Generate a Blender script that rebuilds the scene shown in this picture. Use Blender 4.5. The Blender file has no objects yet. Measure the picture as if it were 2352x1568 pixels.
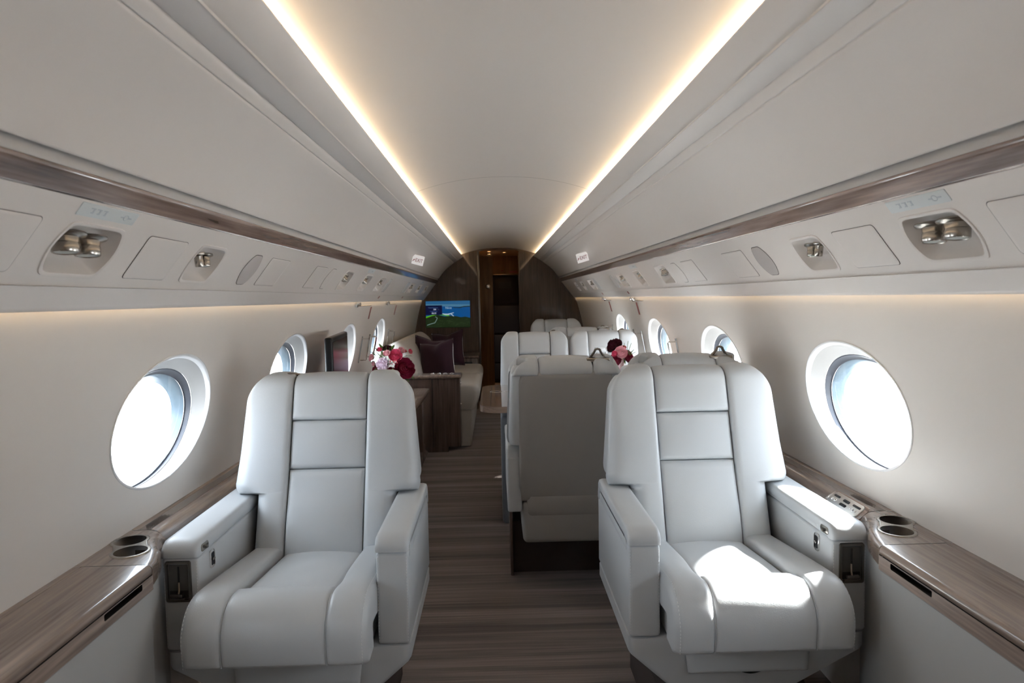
import bpy, bmesh, math, random
from mathutils import Vector, Matrix, geometry
WORLD, SUN, EXPO = 8.5, 46.0, 0.54
SUNDIR = (-1, -.55, -.83)
FD = .10
random.seed(7)
S = bpy.context.scene
COL = S.collection
PI = math.pi

# ------------------------------------------------------------------ helpers
def tag(o, label=None, cat=None, group=None, kind=None):
    if label: o['label'] = label
    if cat: o['category'] = cat
    if group: o['group'] = group
    if kind: o['kind'] = kind
    return o

def thing(name, label, cat, loc=(0, 0, 0), rotz=0.0, group=None, M=None):
    o = bpy.data.objects.new(name, None)
    COL.objects.link(o)
    o.empty_display_size = .05
    if M is None:
        M = Matrix.Translation(Vector(loc)) @ Matrix.Rotation(rotz, 4, 'Z')
    o.matrix_world = M
    return tag(o, label, cat, group)

def finish(bm, name, mat, parent=None, world=False, ang=38, recalc=True, kind=None, label=None):
    if recalc:
        bmesh.ops.recalc_face_normals(bm, faces=bm.faces[:])
    if world and parent is not None:
        bm.transform(parent.matrix_basis.inverted())
    thr = math.radians(ang)
    for f in bm.faces: f.smooth = True
    for e in bm.edges:
        if len(e.link_faces) == 2:
            if e.calc_face_angle(0) > thr: e.smooth = False
    me = bpy.data.meshes.new(name)
    bm.to_mesh(me); bm.free()
    o = bpy.data.objects.new(name, me)
    if mat is not None: me.materials.append(mat)
    COL.objects.link(o)
    if parent is not None: o.parent = parent
    if kind: o['kind'] = kind
    if label: o['label'] = label
    return o

def struct(bm, name, mat, label=None, cat=None, **k):
    o = finish(bm, name, mat, **k)
    o['kind'] = 'structure'
    if label: o['label'] = label
    if cat: o['category'] = cat
    return o

def B(): return bmesh.new()

def join(bm, tmp, M=None):
    if M is not None: tmp.transform(M)
    me = bpy.data.meshes.new('tmp')
    tmp.to_mesh(me); tmp.free()
    bm.from_mesh(me)
    bpy.data.meshes.remove(me)

def grid(bm, rows, cu=False, cv=False):
    V = [[bm.verts.new(p) for p in r] for r in rows]
    n, m = len(V), len(V[0])
    for i in range(n if cu else n - 1):
        for j in range(m if cv else m - 1):
            q = [V[i][j], V[(i + 1) % n][j], V[(i + 1) % n][(j + 1) % m], V[i][(j + 1) % m]]
            try: bm.faces.new(q)
            except ValueError: pass
    return V

def rbox(bm, x0, x1, y0, y1, z0, z1, r=.01, seg=3, M=None):
    t = bmesh.new()
    bmesh.ops.create_cube(t, size=1)
    for v in t.verts:
        v.co = Vector(((x0 + x1) / 2 + v.co.x * (x1 - x0), (y0 + y1) / 2 + v.co.y * (y1 - y0), (z0 + z1) / 2 + v.co.z * (z1 - z0)))
    if r > 0:
        bmesh.ops.bevel(t, geom=t.edges[:], offset=min(r, .49 * min(abs(x1 - x0), abs(y1 - y0), abs(z1 - z0))), segments=seg, profile=.5, affect='EDGES')
    join(bm, t, M)

def lathe(bm, prof, n=24, M=None, cap=True):
    t = bmesh.new()
    rows = []
    for r, z in prof:
        rows.append([Vector((max(r, 1e-5) * math.cos(2 * PI * k / n), max(r, 1e-5) * math.sin(2 * PI * k / n), z)) for k in range(n)])
    V = grid(t, rows, cv=True)
    if cap:
        for R in (V[0], V[-1]):
            try: t.faces.new(R)
            except ValueError: pass
    join(bm, t, M)

def tube(bm, pts, r, n=8, closed=False):
    pts = [Vector(p) for p in pts]
    N = len(pts)
    rows = []
    up = None
    for i, p in enumerate(pts):
        a = pts[(i - 1) % N] if (closed or i > 0) else p
        b = pts[(i + 1) % N] if (closed or i < N - 1) else p
        t = (b - a).normalized()
        if up is None:
            up = Vector((0, 0, 1)) if abs(t.z) < .9 else Vector((1, 0, 0))
        s = t.cross(up)
        if s.length < 1e-4: s = t.orthogonal()
        s.normalize(); w = s.cross(t).normalized(); up = w
        rr = r[i] if isinstance(r, (list, tuple)) else r
        rows.append([p + (s * math.cos(2 * PI * k / n) + w * math.sin(2 * PI * k / n)) * rr for k in range(n)])
    V = grid(bm, rows, cu=closed, cv=True)
    if not closed:
        bm.faces.new(V[0]); bm.faces.new(V[-1])

def prism(bm, pts, h, M=None, bev=0.0, z0=0.0):
    t = bmesh.new()
    lo = [t.verts.new((x, y, z0)) for x, y in pts]
    hi = [t.verts.new((x, y, z0 + h)) for x, y in pts]
    t.faces.new(lo[::-1]); top = t.faces.new(hi)
    n = len(pts)
    for i in range(n):
        t.faces.new((lo[i], lo[(i + 1) % n], hi[(i + 1) % n], hi[i]))
    if bev > 0:
        bmesh.ops.bevel(t, geom=list(top.edges), offset=bev, segments=2, profile=.5, affect='EDGES')
    join(bm, t, M)

def rrect(x0, x1, y0, y1, r, n=6):
    P = []
    for cx, cy, a in ((x1 - r, y0 + r, -90), (x1 - r, y1 - r, 0), (x0 + r, y1 - r, 90), (x0 + r, y0 + r, 180)):
        for k in range(n + 1):
            t = math.radians(a + 90 * k / n)
            P.append((cx + r * math.cos(t), cy + r * math.sin(t)))
    return P

def fillet(pts, rad, n=8):
    out = [Vector(pts[0])]
    for i in range(1, len(pts) - 1):
        p, a, b = Vector(pts[i]), Vector(pts[i - 1]), Vector(pts[i + 1])
        r = rad[i - 1] if isinstance(rad, (list, tuple)) else rad
        d1, d2 = (a - p).normalized(), (b - p).normalized()
        ang = d1.angle(d2)
        L = r / math.tan(ang / 2)
        L = min(L, .49 * (a - p).length if i > 1 else .98 * (a - p).length, .49 * (b - p).length if i < len(pts) - 2 else .98 * (b - p).length)
        r = L * math.tan(ang / 2)
        c = p + (d1 + d2).normalized() * (r / math.sin(ang / 2))
        s, e = p + d1 * L - c, p + d2 * L - c
        A = s.angle(e) if s.length > 1e-6 else 0
        for k in range(n + 1):
            f = k / n
            v = (s * math.sin((1 - f) * A) + e * math.sin(f * A)) / math.sin(A) if A > 1e-4 else s
            out.append(c + v)
    out.append(Vector(pts[-1]))
    return out

class Path:
    """arc-length path in the (y, z) plane with outward normals"""
    def __init__(self, pts, sign=1):
        self.p = [Vector(p) for p in pts]; self.sign = sign
        self.s = [0]
        for i in range(1, len(self.p)): self.s.append(self.s[-1] + (self.p[i] - self.p[i - 1]).length)
        self.L = self.s[-1]
    def at(self, s):
        s = min(max(s, 0), self.L)
        for i in range(1, len(self.s)):
            if self.s[i] >= s: break
        f = (s - self.s[i - 1]) / max(1e-9, self.s[i] - self.s[i - 1])
        return self.p[i - 1].lerp(self.p[i], f)
    def frame(self, s):
        e = .006
        t = (self.at(s + e) - self.at(s - e)).normalized()
        return self.at(s), Vector((-t.y, t.x)) * self.sign

def patch(bm, path, xl, xr, s0, s1, H=0., r=(.01, .01, .01, .01), crown=.006, depth=.04, nx=14, ns=18, extra=None, svals=None):
    """a stuffed leather panel lying on a path: rounded towards its four edges, with side walls and a back"""
    fl = xl if callable(xl) else (lambda s: xl)
    fr = xr if callable(xr) else (lambda s: xr)
    fd = depth if callable(depth) else (lambda s: depth)
    def drop(d, r):
        if d >= r: return 0.
        d = max(d, 0.)
        return r - math.sqrt(max(0., r * r - (r - d) ** 2))
    top, bot = [], []
    vv = [.55 * (.5 - .5 * math.cos(PI * j / ns)) + .45 * j / ns for j in range(ns + 1)]
    if svals: vv = sorted(set([round(q, 5) for q in vv] + [round((q - s0) / (s1 - s0), 5) for q in svals if s0 < q < s1]))
    for v in vv:
        s = s0 + (s1 - s0) * v
        p, n = path.frame(s)
        a, b = fl(s), fr(s)
        rt, rb = [], []
        for i in range(nx + 1):
            u = .5 - .5 * math.cos(PI * i / nx)
            x = a + (b - a) * u
            ra = [q(s) if callable(q) else q for q in r]
            dr = [drop(x - a, ra[0]), drop(b - x, ra[1]), drop(s - s0, ra[2]), drop(s1 - s, ra[3])]
            dd = min(math.sqrt(sum(q * q for q in dr)), max(ra))
            h = H - dd + crown * (1 - (2 * u - 1) ** 2) * (1 - (2 * v - 1) ** 4)
            if extra: h += extra(x, s)
            rt.append(Vector((x, p.x + n.x * h, p.y + n.y * h)))
            k = H - fd(s)
            rb.append(Vector((x, p.x + n.x * k, p.y + n.y * k)))
        top.append(rt); bot.append(rb)
    T = grid(bm, top); Bt = grid(bm, bot)
    nj, ni = len(T), len(T[0])
    per = [(0, i) for i in range(ni)] + [(j, ni - 1) for j in range(1, nj)] + [(nj - 1, i) for i in range(ni - 2, -1, -1)] + [(j, 0) for j in range(nj - 2, 0, -1)]
    for k in range(len(per)):
        a, b = per[k], per[(k + 1) % len(per)]
        try: bm.faces.new((T[a[0]][a[1]], T[b[0]][b[1]], Bt[b[0]][b[1]], Bt[a[0]][a[1]]))
        except ValueError: pass

def inpoly(p, poly):
    x, y = p; c = False; n = len(poly)
    for i in range(n):
        x1, y1 = poly[i]; x2, y2 = poly[i - 1]
        if (y1 > y) != (y2 > y) and x < (x2 - x1) * (y - y1) / (y2 - y1) + x1: c = not c
    return c

def sheet(bm, outer, holes, mapf, gu=None, gv=None, margin=.01):
    """a surface cut from the outline with holes, mapped from (u, v) into the scene"""
    P, E = [], []
    def loop(L):
        b = len(P); P.extend([Vector(q) for q in L]); n = len(L)
        E.extend([(b + i, b + (i + 1) % n) for i in range(n)])
    loop(outer)
    for h in holes: loop(h)
    edgept = [tuple(q) for q in P]
    if gu and gv:
        for u in gu:
            for v in gv:
                if not inpoly((u, v), outer) or any(inpoly((u, v), h) for h in holes): continue
                if any(abs(u - q[0]) < margin and abs(v - q[1]) < margin for q in edgept): continue
                P.append(Vector((u, v)))
    r = geometry.delaunay_2d_cdt(P, E, [], 0, 1e-6)
    vs = [bm.verts.new(mapf(q[0], q[1])) for q in r[0]]
    for f in r[2]:
        c = sum((r[0][i] for i in f), Vector((0, 0))) / len(f)
        if not inpoly((c.x, c.y), outer) or any(inpoly((c.x, c.y), h) for h in holes): continue
        try: bm.faces.new([vs[i] for i in f])
        except ValueError: pass
    for v in [v for v in bm.verts if not v.link_faces]: bm.verts.remove(v)

def text_bm(body, size, align='CENTER', ext=.0006):
    cu = bpy.data.curves.new('t', 'FONT'); cu.body = body; cu.size = size; cu.extrude = ext
    cu.align_x = align; cu.align_y = 'CENTER'; cu.resolution_u = 3
    o = bpy.data.objects.new('t', cu); COL.objects.link(o)
    me = bpy.data.meshes.new_from_object(o.evaluated_get(bpy.context.evaluated_depsgraph_get()))
    bm = bmesh.new(); bm.from_mesh(me)
    bpy.data.objects.remove(o); bpy.data.curves.remove(cu); bpy.data.meshes.remove(me)
    return bm

# ------------------------------------------------------------------ materials
def mat(name, color, rough=.5, metal=0., coat=0., spec=.5, emit=None, estr=0., sheen=0., bump=None, trans=0., ior=1.45):
    m = bpy.data.materials.new(name); m.use_nodes = True
    nt = m.node_tree; p = nt.nodes['Principled BSDF']
    p.inputs['Base Color'].default_value = (*color, 1)
    p.inputs['Roughness'].default_value = rough
    p.inputs['Metallic'].default_value = metal
    p.inputs['Coat Weight'].default_value = coat
    p.inputs['Coat Roughness'].default_value = .06
    p.inputs['Specular IOR Level'].default_value = spec
    p.inputs['Sheen Weight'].default_value = sheen
    p.inputs['Transmission Weight'].default_value = trans
    p.inputs['IOR'].default_value = ior
    if emit:
        p.inputs['Emission Color'].default_value = (*emit, 1)
        p.inputs['Emission Strength'].default_value = estr
    if bump:
        sc, st, dist = bump
        tc = nt.nodes.new('ShaderNodeTexCoord'); n = nt.nodes.new('ShaderNodeTexNoise')
        n.inputs['Scale'].default_value = sc; n.inputs['Detail'].default_value = 4
        b = nt.nodes.new('ShaderNodeBump'); b.inputs['Strength'].default_value = st; b.inputs['Distance'].default_value = dist
        nt.links.new(tc.outputs['Object'], n.inputs['Vector']); nt.links.new(n.outputs['Fac'], b.inputs['Height'])
        nt.links.new(b.outputs['Normal'], p.inputs['Normal'])
    return m

def wood(name, c1, c2, axis='Y', rough=.22, coat=.7, scale=1.):
    """straight-grained veneer under clear lacquer; the grain runs along the axis"""
    m = mat(name, c1, rough=rough, coat=coat)
    nt = m.node_tree; p = nt.nodes['Principled BSDF']
    tc = nt.nodes.new('ShaderNodeTexCoord'); mp = nt.nodes.new('ShaderNodeMapping')
    s = {'X': (1.2, 26, 26), 'Y': (26, 1.2, 26), 'Z': (26, 26, 1.2)}[axis]
    mp.inputs['Scale'].default_value = tuple(q * scale for q in s)
    n1 = nt.nodes.new('ShaderNodeTexNoise'); n1.inputs['Scale'].default_value = 1.0; n1.inputs['Detail'].default_value = 6; n1.inputs['Distortion'].default_value = 1.1
    mp2 = nt.nodes.new('ShaderNodeMapping'); mp2.inputs['Scale'].default_value = tuple(q * 5 * scale for q in s)
    n2 = nt.nodes.new('ShaderNodeTexNoise'); n2.inputs['Scale'].default_value = 1.0; n2.inputs['Detail'].default_value = 3
    mx = nt.nodes.new('ShaderNodeMath'); mx.operation = 'MULTIPLY_ADD'; mx.inputs[1].default_value = .35
    ad = nt.nodes.new('ShaderNodeMath'); ad.operation = 'MULTIPLY'; ad.inputs[1].default_value = .7
    r = nt.nodes.new('ShaderNodeValToRGB')
    r.color_ramp.elements[0].position = .36; r.color_ramp.elements[0].color = (*c2, 1)
    r.color_ramp.elements[1].position = .66; r.color_ramp.elements[1].color = (*c1, 1)
    L = nt.links.new
    L(tc.outputs['Object'], mp.inputs['Vector']); L(tc.outputs['Object'], mp2.inputs['Vector'])
    L(mp.outputs[0], n1.inputs['Vector']); L(mp2.outputs[0], n2.inputs['Vector'])
    L(n1.outputs['Fac'], ad.inputs[0]); L(n2.outputs['Fac'], mx.inputs[0]); L(ad.outputs[0], mx.inputs[2])
    L(mx.outputs[0], r.inputs['Fac']); L(r.outputs['Color'], p.inputs['Base Color'])
    return m

def brushed(name, color, rough=.28):
    m = mat(name, color, rough=rough, metal=1.)
    nt = m.node_tree; p = nt.nodes['Principled BSDF']
    tc = nt.nodes.new('ShaderNodeTexCoord'); mp = nt.nodes.new('ShaderNodeMapping'); mp.inputs['Scale'].default_value = (4, 4, 900)
    n = nt.nodes.new('ShaderNodeTexNoise'); n.inputs['Scale'].default_value = 1; b = nt.nodes.new('ShaderNodeBump')
    b.inputs['Strength'].default_value = .12; b.inputs['Distance'].default_value = .0005
    nt.links.new(tc.outputs['Object'], mp.inputs['Vector']); nt.links.new(mp.outputs[0], n.inputs['Vector'])
    nt.links.new(n.outputs['Fac'], b.inputs['Height']); nt.links.new(b.outputs['Normal'], p.inputs['Normal'])
    return m

def carpet():
    m = mat('striped_carpet', (.1, .08, .07), rough=.95, spec=.1, sheen=.2)
    nt = m.node_tree; p = nt.nodes['Principled BSDF']; L = nt.links.new
    tc = nt.nodes.new('ShaderNodeTexCoord')
    mp = nt.nodes.new('ShaderNodeMapping'); mp.inputs['Scale'].default_value = (.35, 9, 1)
    n1 = nt.nodes.new('ShaderNodeTexNoise'); n1.inputs['Scale'].default_value = 1; n1.inputs['Detail'].default_value = 5; n1.inputs['Roughness'].default_value = .62
    mp2 = nt.nodes.new('ShaderNodeMapping'); mp2.inputs['Scale'].default_value = (1.5, 75, 1)
    n2 = nt.nodes.new('ShaderNodeTexNoise'); n2.inputs['Scale'].default_value = 1; n2.inputs['Detail'].default_value = 3
    n3 = nt.nodes.new('ShaderNodeTexNoise'); n3.inputs['Scale'].default_value = 420; n3.inputs['Detail'].default_value = 2
    a = nt.nodes.new('ShaderNodeMath'); a.operation = 'MULTIPLY_ADD'; a.inputs[1].default_value = .45
    a2 = nt.nodes.new('ShaderNodeMath'); a2.operation = 'MULTIPLY_ADD'; a2.inputs[1].default_value = .18
    r = nt.nodes.new('ShaderNodeValToRGB'); e = r.color_ramp.elements
    e[0].position = .5; e[0].color = (.058, .049, .045, 1); e[1].position = 1.0; e[1].color = (.32, .255, .225, 1)
    x = e.new(.72); x.color = (.145, .113, .099, 1); x = e.new(.83); x.color = (.21, .168, .148, 1)
    b = nt.nodes.new('ShaderNodeBump'); b.inputs['Strength'].default_value = .35; b.inputs['Distance'].default_value = .002
    L(tc.outputs['Object'], mp.inputs['Vector']); L(tc.outputs['Object'], mp2.inputs['Vector']); L(tc.outputs['Object'], n3.inputs['Vector'])
    L(mp.outputs[0], n1.inputs['Vector']); L(mp2.outputs[0], n2.inputs['Vector'])
    L(n2.outputs['Fac'], a.inputs[0]); L(n1.outputs['Fac'], a.inputs[2])
    L(n3.outputs['Fac'], a2.inputs[0]); L(a.outputs[0], a2.inputs[2])
    L(a2.outputs[0], r.inputs['Fac']); L(r.outputs['Color'], p.inputs['Base Color'])
    L(n3.outputs['Fac'], b.inputs['Height']); L(b.outputs['Normal'], p.inputs['Normal'])
    return m

def leather(name, c, rough=.42):
    m = mat(name, c, rough=rough, spec=.45)
    nt = m.node_tree; p = nt.nodes['Principled BSDF']; L = nt.links.new
    tc = nt.nodes.new('ShaderNodeTexCoord')
    v = nt.nodes.new('ShaderNodeTexVoronoi'); v.inputs['Scale'].default_value = 420
    n = nt.nodes.new('ShaderNodeTexNoise'); n.inputs['Scale'].default_value = 9; n.inputs['Detail'].default_value = 2
    b = nt.nodes.new('ShaderNodeBump'); b.inputs['Strength'].default_value = .16; b.inputs['Distance'].default_value = .0008
    b2 = nt.nodes.new('ShaderNodeBump'); b2.inputs['Strength'].default_value = .10; b2.inputs['Distance'].default_value = .008
    L(tc.outputs['Object'], v.inputs['Vector']); L(tc.outputs['Object'], n.inputs['Vector'])
    L(v.outputs['Distance'], b.inputs['Height']); L(n.outputs['Fac'], b2.inputs['Height'])
    L(b2.outputs['Normal'], b.inputs['Normal']); L(b.outputs['Normal'], p.inputs['Normal'])
    return m

M_panel = mat('cream_wall_panel', (.71, .66, .61), rough=.42, spec=.4, bump=(60, .03, .002))
M_ceil = mat('cream_ceiling_panel', (.69, .64, .595), rough=.34, coat=.12, spec=.4)
M_bin = mat('satin_cream_headliner', (.69, .64, .60), rough=.38, spec=.45)
M_psu = mat('cream_service_panel', (.71, .66, .62), rough=.33, spec=.5)
M_grey = mat('grey_painted_channel', (.46, .44, .42), rough=.45)
M_dark = mat('dark_gap', (.015, .013, .012), rough=.8)
M_brown = mat('brown_base_plinth', (.07, .052, .045), rough=.8)
M_console = mat('pale_console_panel', (.42, .415, .40), rough=.5)
M_leather = leather('pale_grey_leather', (.53, .55, .565), .36)
M_leather2 = leather('shaded_grey_leather', (.37, .355, .335), .42)  # copy of the seat leather with the shade on the backs painted in
M_sofa = leather('beige_sofa_leather', (.52, .48, .43), .5)
M_thread = mat('pale_thread', (.75, .75, .74), rough=.6)
M_ledge = wood('ledge_walnut_veneer', (.33, .25, .20), (.15, .11, .09), 'Y', rough=.24, coat=.6)
M_band = wood('band_walnut_veneer', (.36, .26, .215), (.10, .068, .056), 'Y', rough=.2, coat=.7, scale=.8)
M_cab = wood('cabinet_walnut_veneer', (.165, .115, .095), (.075, .05, .042), 'Z', rough=.25, coat=.4)
M_bulk = wood('shaded_walnut_veneer', (.13, .092, .068), (.075, .053, .040), 'Z', rough=.5, coat=.55, scale=1.3)  # ledge veneer with the dim light of the cabin end put into its colour
M_bulk.node_tree.nodes['Principled BSDF'].inputs['Coat Roughness'].default_value = .02
M_bulk.node_tree.nodes['Principled BSDF'].inputs['Specular IOR Level'].default_value = .15
M_door = wood('amber_door_veneer', (.26, .14, .055), (.17, .09, .034), 'Z', rough=.5, coat=.12)
M_table = wood('table_walnut_veneer', (.34, .25, .195), (.2, .14, .11), 'X', rough=.12, coat=1.)
M_metal = brushed('brushed_nickel', (.40, .37, .33), .24)
M_bronze = brushed('dark_nickel', (.20, .18, .16), .3)
M_chrome = mat('polished_chrome', (.85, .84, .82), rough=.06, metal=1.)
M_black = mat('black_gloss_plastic', (.010, .010, .012), rough=.35, spec=.3)
M_screenoff = mat('dark_glass_screen', (.014, .006, .008), rough=.16, spec=.35)
M_frost = mat('frosted_lens', (.55, .60, .58), rough=.35)
M_print = mat('grey_brown_print', (.10, .085, .075), rough=.6)
M_well = mat('dark_cup_metal', (.13, .115, .10), rough=.18, metal=1.)
M_plate = mat('dark_plate_face', (.075, .068, .06), rough=.4)
M_faint = mat('pale_blue_print', (.48, .52, .55), rough=.5)
M_placard = mat('placard_film', (.63, .66, .66), rough=.3)
M_red = mat('faded_red_placard', (.30, .09, .075), rough=.5)
M_redtxt = mat('dark_red_letters', (.24, .012, .035), rough=.5)
M_signwhite = mat('sign_white', (.84, .82, .82), rough=.4, emit=(1, .97, .95), estr=.22)  # faint glow added to lift the sign face, which sits in shade
M_grille = mat('speaker_fabric', (.46, .42, .40), rough=.9, bump=(900, .5, .001))
M_rim = mat('white_window_rim', (.80, .79, .78), rough=.25)
M_reveal = mat('window_reveal', (.42, .41, .395), rough=.3)
M_gasket = mat('grey_gasket', (.06, .065, .08), rough=.4)
M_blue = mat('pale_blue_frame', (.13, .175, .21), rough=.3)
M_navy = mat('navy_locker_front', (.026, .036, .075), rough=.4)
M_maroon = mat('maroon_velvet', (.030, .006, .014), rough=.9, sheen=.15, bump=(300, .3, .002))
M_white = mat('white_trim_fabric', (.72, .72, .74), rough=.7)
M_led = mat('warm_led_strip', (1, .8, .5), emit=(1, .83, .58), estr=12)
M_led2 = mat('dim_led_strip', (1, .8, .5), emit=(1, .76, .45), estr=9.0)
M_spot = mat('amber_spot_lens', (1, .7, .4), emit=(1, .55, .22), estr=9)
M_leaf = mat('leaf_green', (.09, .17, .035), rough=.5)
M_bud = mat('pale_green_bud', (.28, .36, .16), rough=.5)
M_crim = mat('crimson_petal', (.22, .004, .03), rough=.55)
M_deep = mat('deep_burgundy_petal', (.07, .003, .015), rough=.55)
M_pink = mat('hot_pink_petal', (.72, .07, .16), rough=.5)
M_pale = mat('pale_pink_petal', (.80, .38, .42), rough=.5)
M_lilac = mat('lilac_white_petal', (.78, .62, .72), rough=.55)
M_coral = mat('coral_bud', (.68, .12, .13), rough=.5)
M_glass = mat('clear_glass', (1, 1, 1), rough=.02, trans=1., ior=1.3)
M_crystal = mat('pink_crystal', (.75, .5, .5), rough=.05, trans=.9, ior=1.5)
M_carpet = carpet()

def pane_mat():
    m = bpy.data.materials.new('window_glass'); m.use_nodes = True
    nt = m.node_tree; nt.nodes.clear()
    o = nt.nodes.new('ShaderNodeOutputMaterial'); t = nt.nodes.new('ShaderNodeBsdfTransparent')
    t.inputs[0].default_value = (.96, .975, .985, 1)
    g = nt.nodes.new('ShaderNodeBsdfGlossy'); g.inputs['Roughness'].default_value = .03
    w = nt.nodes.new('ShaderNodeLayerWeight'); w.inputs['Blend'].default_value = .5
    pw = nt.nodes.new('ShaderNodeMath'); pw.operation = 'POWER'; pw.inputs[1].default_value = 5
    f = nt.nodes.new('ShaderNodeMath'); f.operation = 'MULTIPLY_ADD'; f.inputs[1].default_value = .5; f.inputs[2].default_value = .03
    nt.links.new(w.outputs['Facing'], pw.inputs[0]); nt.links.new(pw.outputs[0], f.inputs[0])
    x = nt.nodes.new('ShaderNodeMixShader')
    nt.links.new(f.outputs[0], x.inputs[0]); nt.links.new(t.outputs[0], x.inputs[1]); nt.links.new(g.outputs[0], x.inputs[2])
    nt.links.new(x.outputs[0], o.inputs[0])
    return m
M_pane = pane_mat()
# ------------------------------------------------------------------ cabin shell
Y0, Y1 = -1.3, 8.6
WP = [(0, 1.045), (.12, 1.075), (.28, 1.095), (.45, 1.104), (.6, 1.102), (.66, 1.098), (.76, 1.083), (.86, 1.067), (.95, 1.050), (1.05, 1.030), (1.14, 1.008), (1.22, .986), (1.30, .962)]
def wallx(z):
    z = min(max(z, 0), 1.3)
    for i in range(1, len(WP)):
        if WP[i][0] >= z: break
    a, b = WP[i - 1], WP[i]
    f = (z - a[0]) / (b[0] - a[0])
    return a[1] + (b[1] - a[1]) * f
WIN = [.85, 2.072, 3.29, 4.53, 5.79]
WA, WB, WZ = .298, .190, .951
def ell(yc, a, b, n=48, p=2.03):
    out = []
    for k in range(n):
        t = 2 * PI * k / n
        c, s = math.cos(t), math.sin(t)
        out.append((yc + a * math.copysign(abs(c) ** (2 / p), c), WZ + b * math.copysign(abs(s) ** (2 / p), s)))
    return out

def frange(a, b, st):
    n = max(1, int(round((b - a) / st)))
    return [a + (b - a) * i / n for i in range(n + 1)]

for side, nm in ((-1, 'left'), (1, 'right')):
    bm = B()
    zs = [0, .12, .28, .45, .6, .66, .70, .74, .78, .82, .86, .9, .95, 1.0, 1.05, 1.1, 1.14, 1.18, 1.22, 1.26, 1.30]
    outer = [(y, 0) for y in frange(Y0, Y1 + .02, .3)] + [(Y1 + .02, z) for z in zs[1:]] + [(y, 1.30) for y in frange(Y0, Y1 + .02, .3)[::-1]][1:] + [(Y0, z) for z in zs[1:-1][::-1]]
    sheet(bm, outer, [ell(y, WA + .004, WB + .004) for y in WIN], lambda y, z: Vector((side * wallx(z), y, z)), frange(Y0, Y1, .06), zs, margin=.014)
    # turned-in top edge that closes the light slot above the windows
    grid(bm, [[Vector((side * x, y, z)) for x, z in ((.962, 1.30), (.958, 1.318), (.945, 1.333), (.90, 1.338))] for y in (Y0, Y1 + .02)])
    struct(bm, 'wall_' + nm, M_panel, 'cream curved cabin side wall on the %s with oval windows' % nm, 'wall', recalc=False)

# windows
def window(side, yc, k):
    def P(q, a_off, d):
        # q: point on the opening, shrunk by a_off and pushed outboard by d
        y, z = q
        n = Vector((y - yc, z - WZ)); L = n.length
        y2, z2 = yc + (y - yc) * (1 - a_off / WA), WZ + (z - WZ) * (1 - a_off / WB)
        return Vector((side * (wallx(z2) + d), y2, z2 - d * .40))
    E = ell(yc, WA, WB, 64)
    bm = B()
    grid(bm, [[P(q, a, d) for q in E] for a, d in ((-.008, .003), (-.007, -.0025), (-.004, -.0035), (-.001, -.002), (0, .004), (.001, .012))], cv=True)
    fr = struct(bm, 'window_%d' % k, M_rim, recalc=True)
    bm = B()
    grid(bm, [[P(q, a, d) for q in E] for a, d in ((.000, .010), (.003, .022), (.008, .040), (.014, .056))], cv=True)
    finish(bm, 'window_reveal', M_reveal, fr)
    bm = B()
    grid(bm, [[P(q, a, d) for q in E] for a, d in ((.013, .057), (.016, .058), (.017, .074), (.022, .077))], cv=True)
    finish(bm, 'window_gasket', M_gasket, fr, label='dark grey window gasket')
    bm = B()
    grid(bm, [[P(q, a, d) for q in E] for a, d in ((.021, .078), (.023, .079), (.026, .100), (.028, .118))], cv=True)
    finish(bm, 'window_outer_frame', M_blue, fr, label='pale blue outer window frame')
    for nme, a, d in (('window_pane', .022, .078), ('window_pane', .027, .108)):
        bm = B()
        rings = [[P(q, a + (WA - a) * (1 - f) , d) for q in E] for f in (1, .66, .33)]
        # shrink evenly towards the centre
        rings = []
        for f in (1, .7, .4, .12):
            rings.append([P((yc + (q[0] - yc) * f * (1 - a / WA), WZ + (q[1] - WZ) * f * (1 - a / WB)), 0, d) for q in E])
        V = grid(bm, rings, cv=True); bm.faces.new(V[-1])
        finish(bm, nme, M_pane, fr, recalc=False)
    return fr
k = 1
for side in (-1, 1):
    for yc in WIN:
        f = window(side, yc, k)
        tag(f, 'oval window %s' % ('of the left cabin wall' if side < 0 else 'of the right cabin wall'), 'window'); k += 1

# floor
bm = B(); rbox(bm, -1.12, 1.12, Y0, 10.75, -.06, 0, 0)
struct(bm, 'floor', M_carpet, 'brown striped carpet of the cabin aisle', 'floor')

# ceiling crown between the light coves: two lengths with a hairline joint
def crown_pts(dz=0, n=24):
    P = []
    for i in range(n + 1):
        x = -.455 + .91 * i / n
        P.append((x, 1.925 - .075 * (abs(x) / .455) ** 2.2 + dz))
    return [(-.505, 1.772), (-.506, 1.815), (-.495, 1.838), (-.478, 1.847)] + P + [(.478, 1.847), (.495, 1.838), (.506, 1.815), (.505, 1.772)]
bm = B()
for a, b in ((Y0, 3.578), (3.582, Y1 + .0)):
    grid(bm, [[Vector((x, y, z)) for x, z in crown_pts()] for y in frange(a, b, .3)])
grid(bm, [[Vector((x, y, z)) for x, z in crown_pts(.004)] for y in (3.57, 3.59)])
struct(bm, 'ceiling', M_ceil, 'glossy cream arched ceiling panel between the light coves', 'ceiling', recalc=False)

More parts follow.
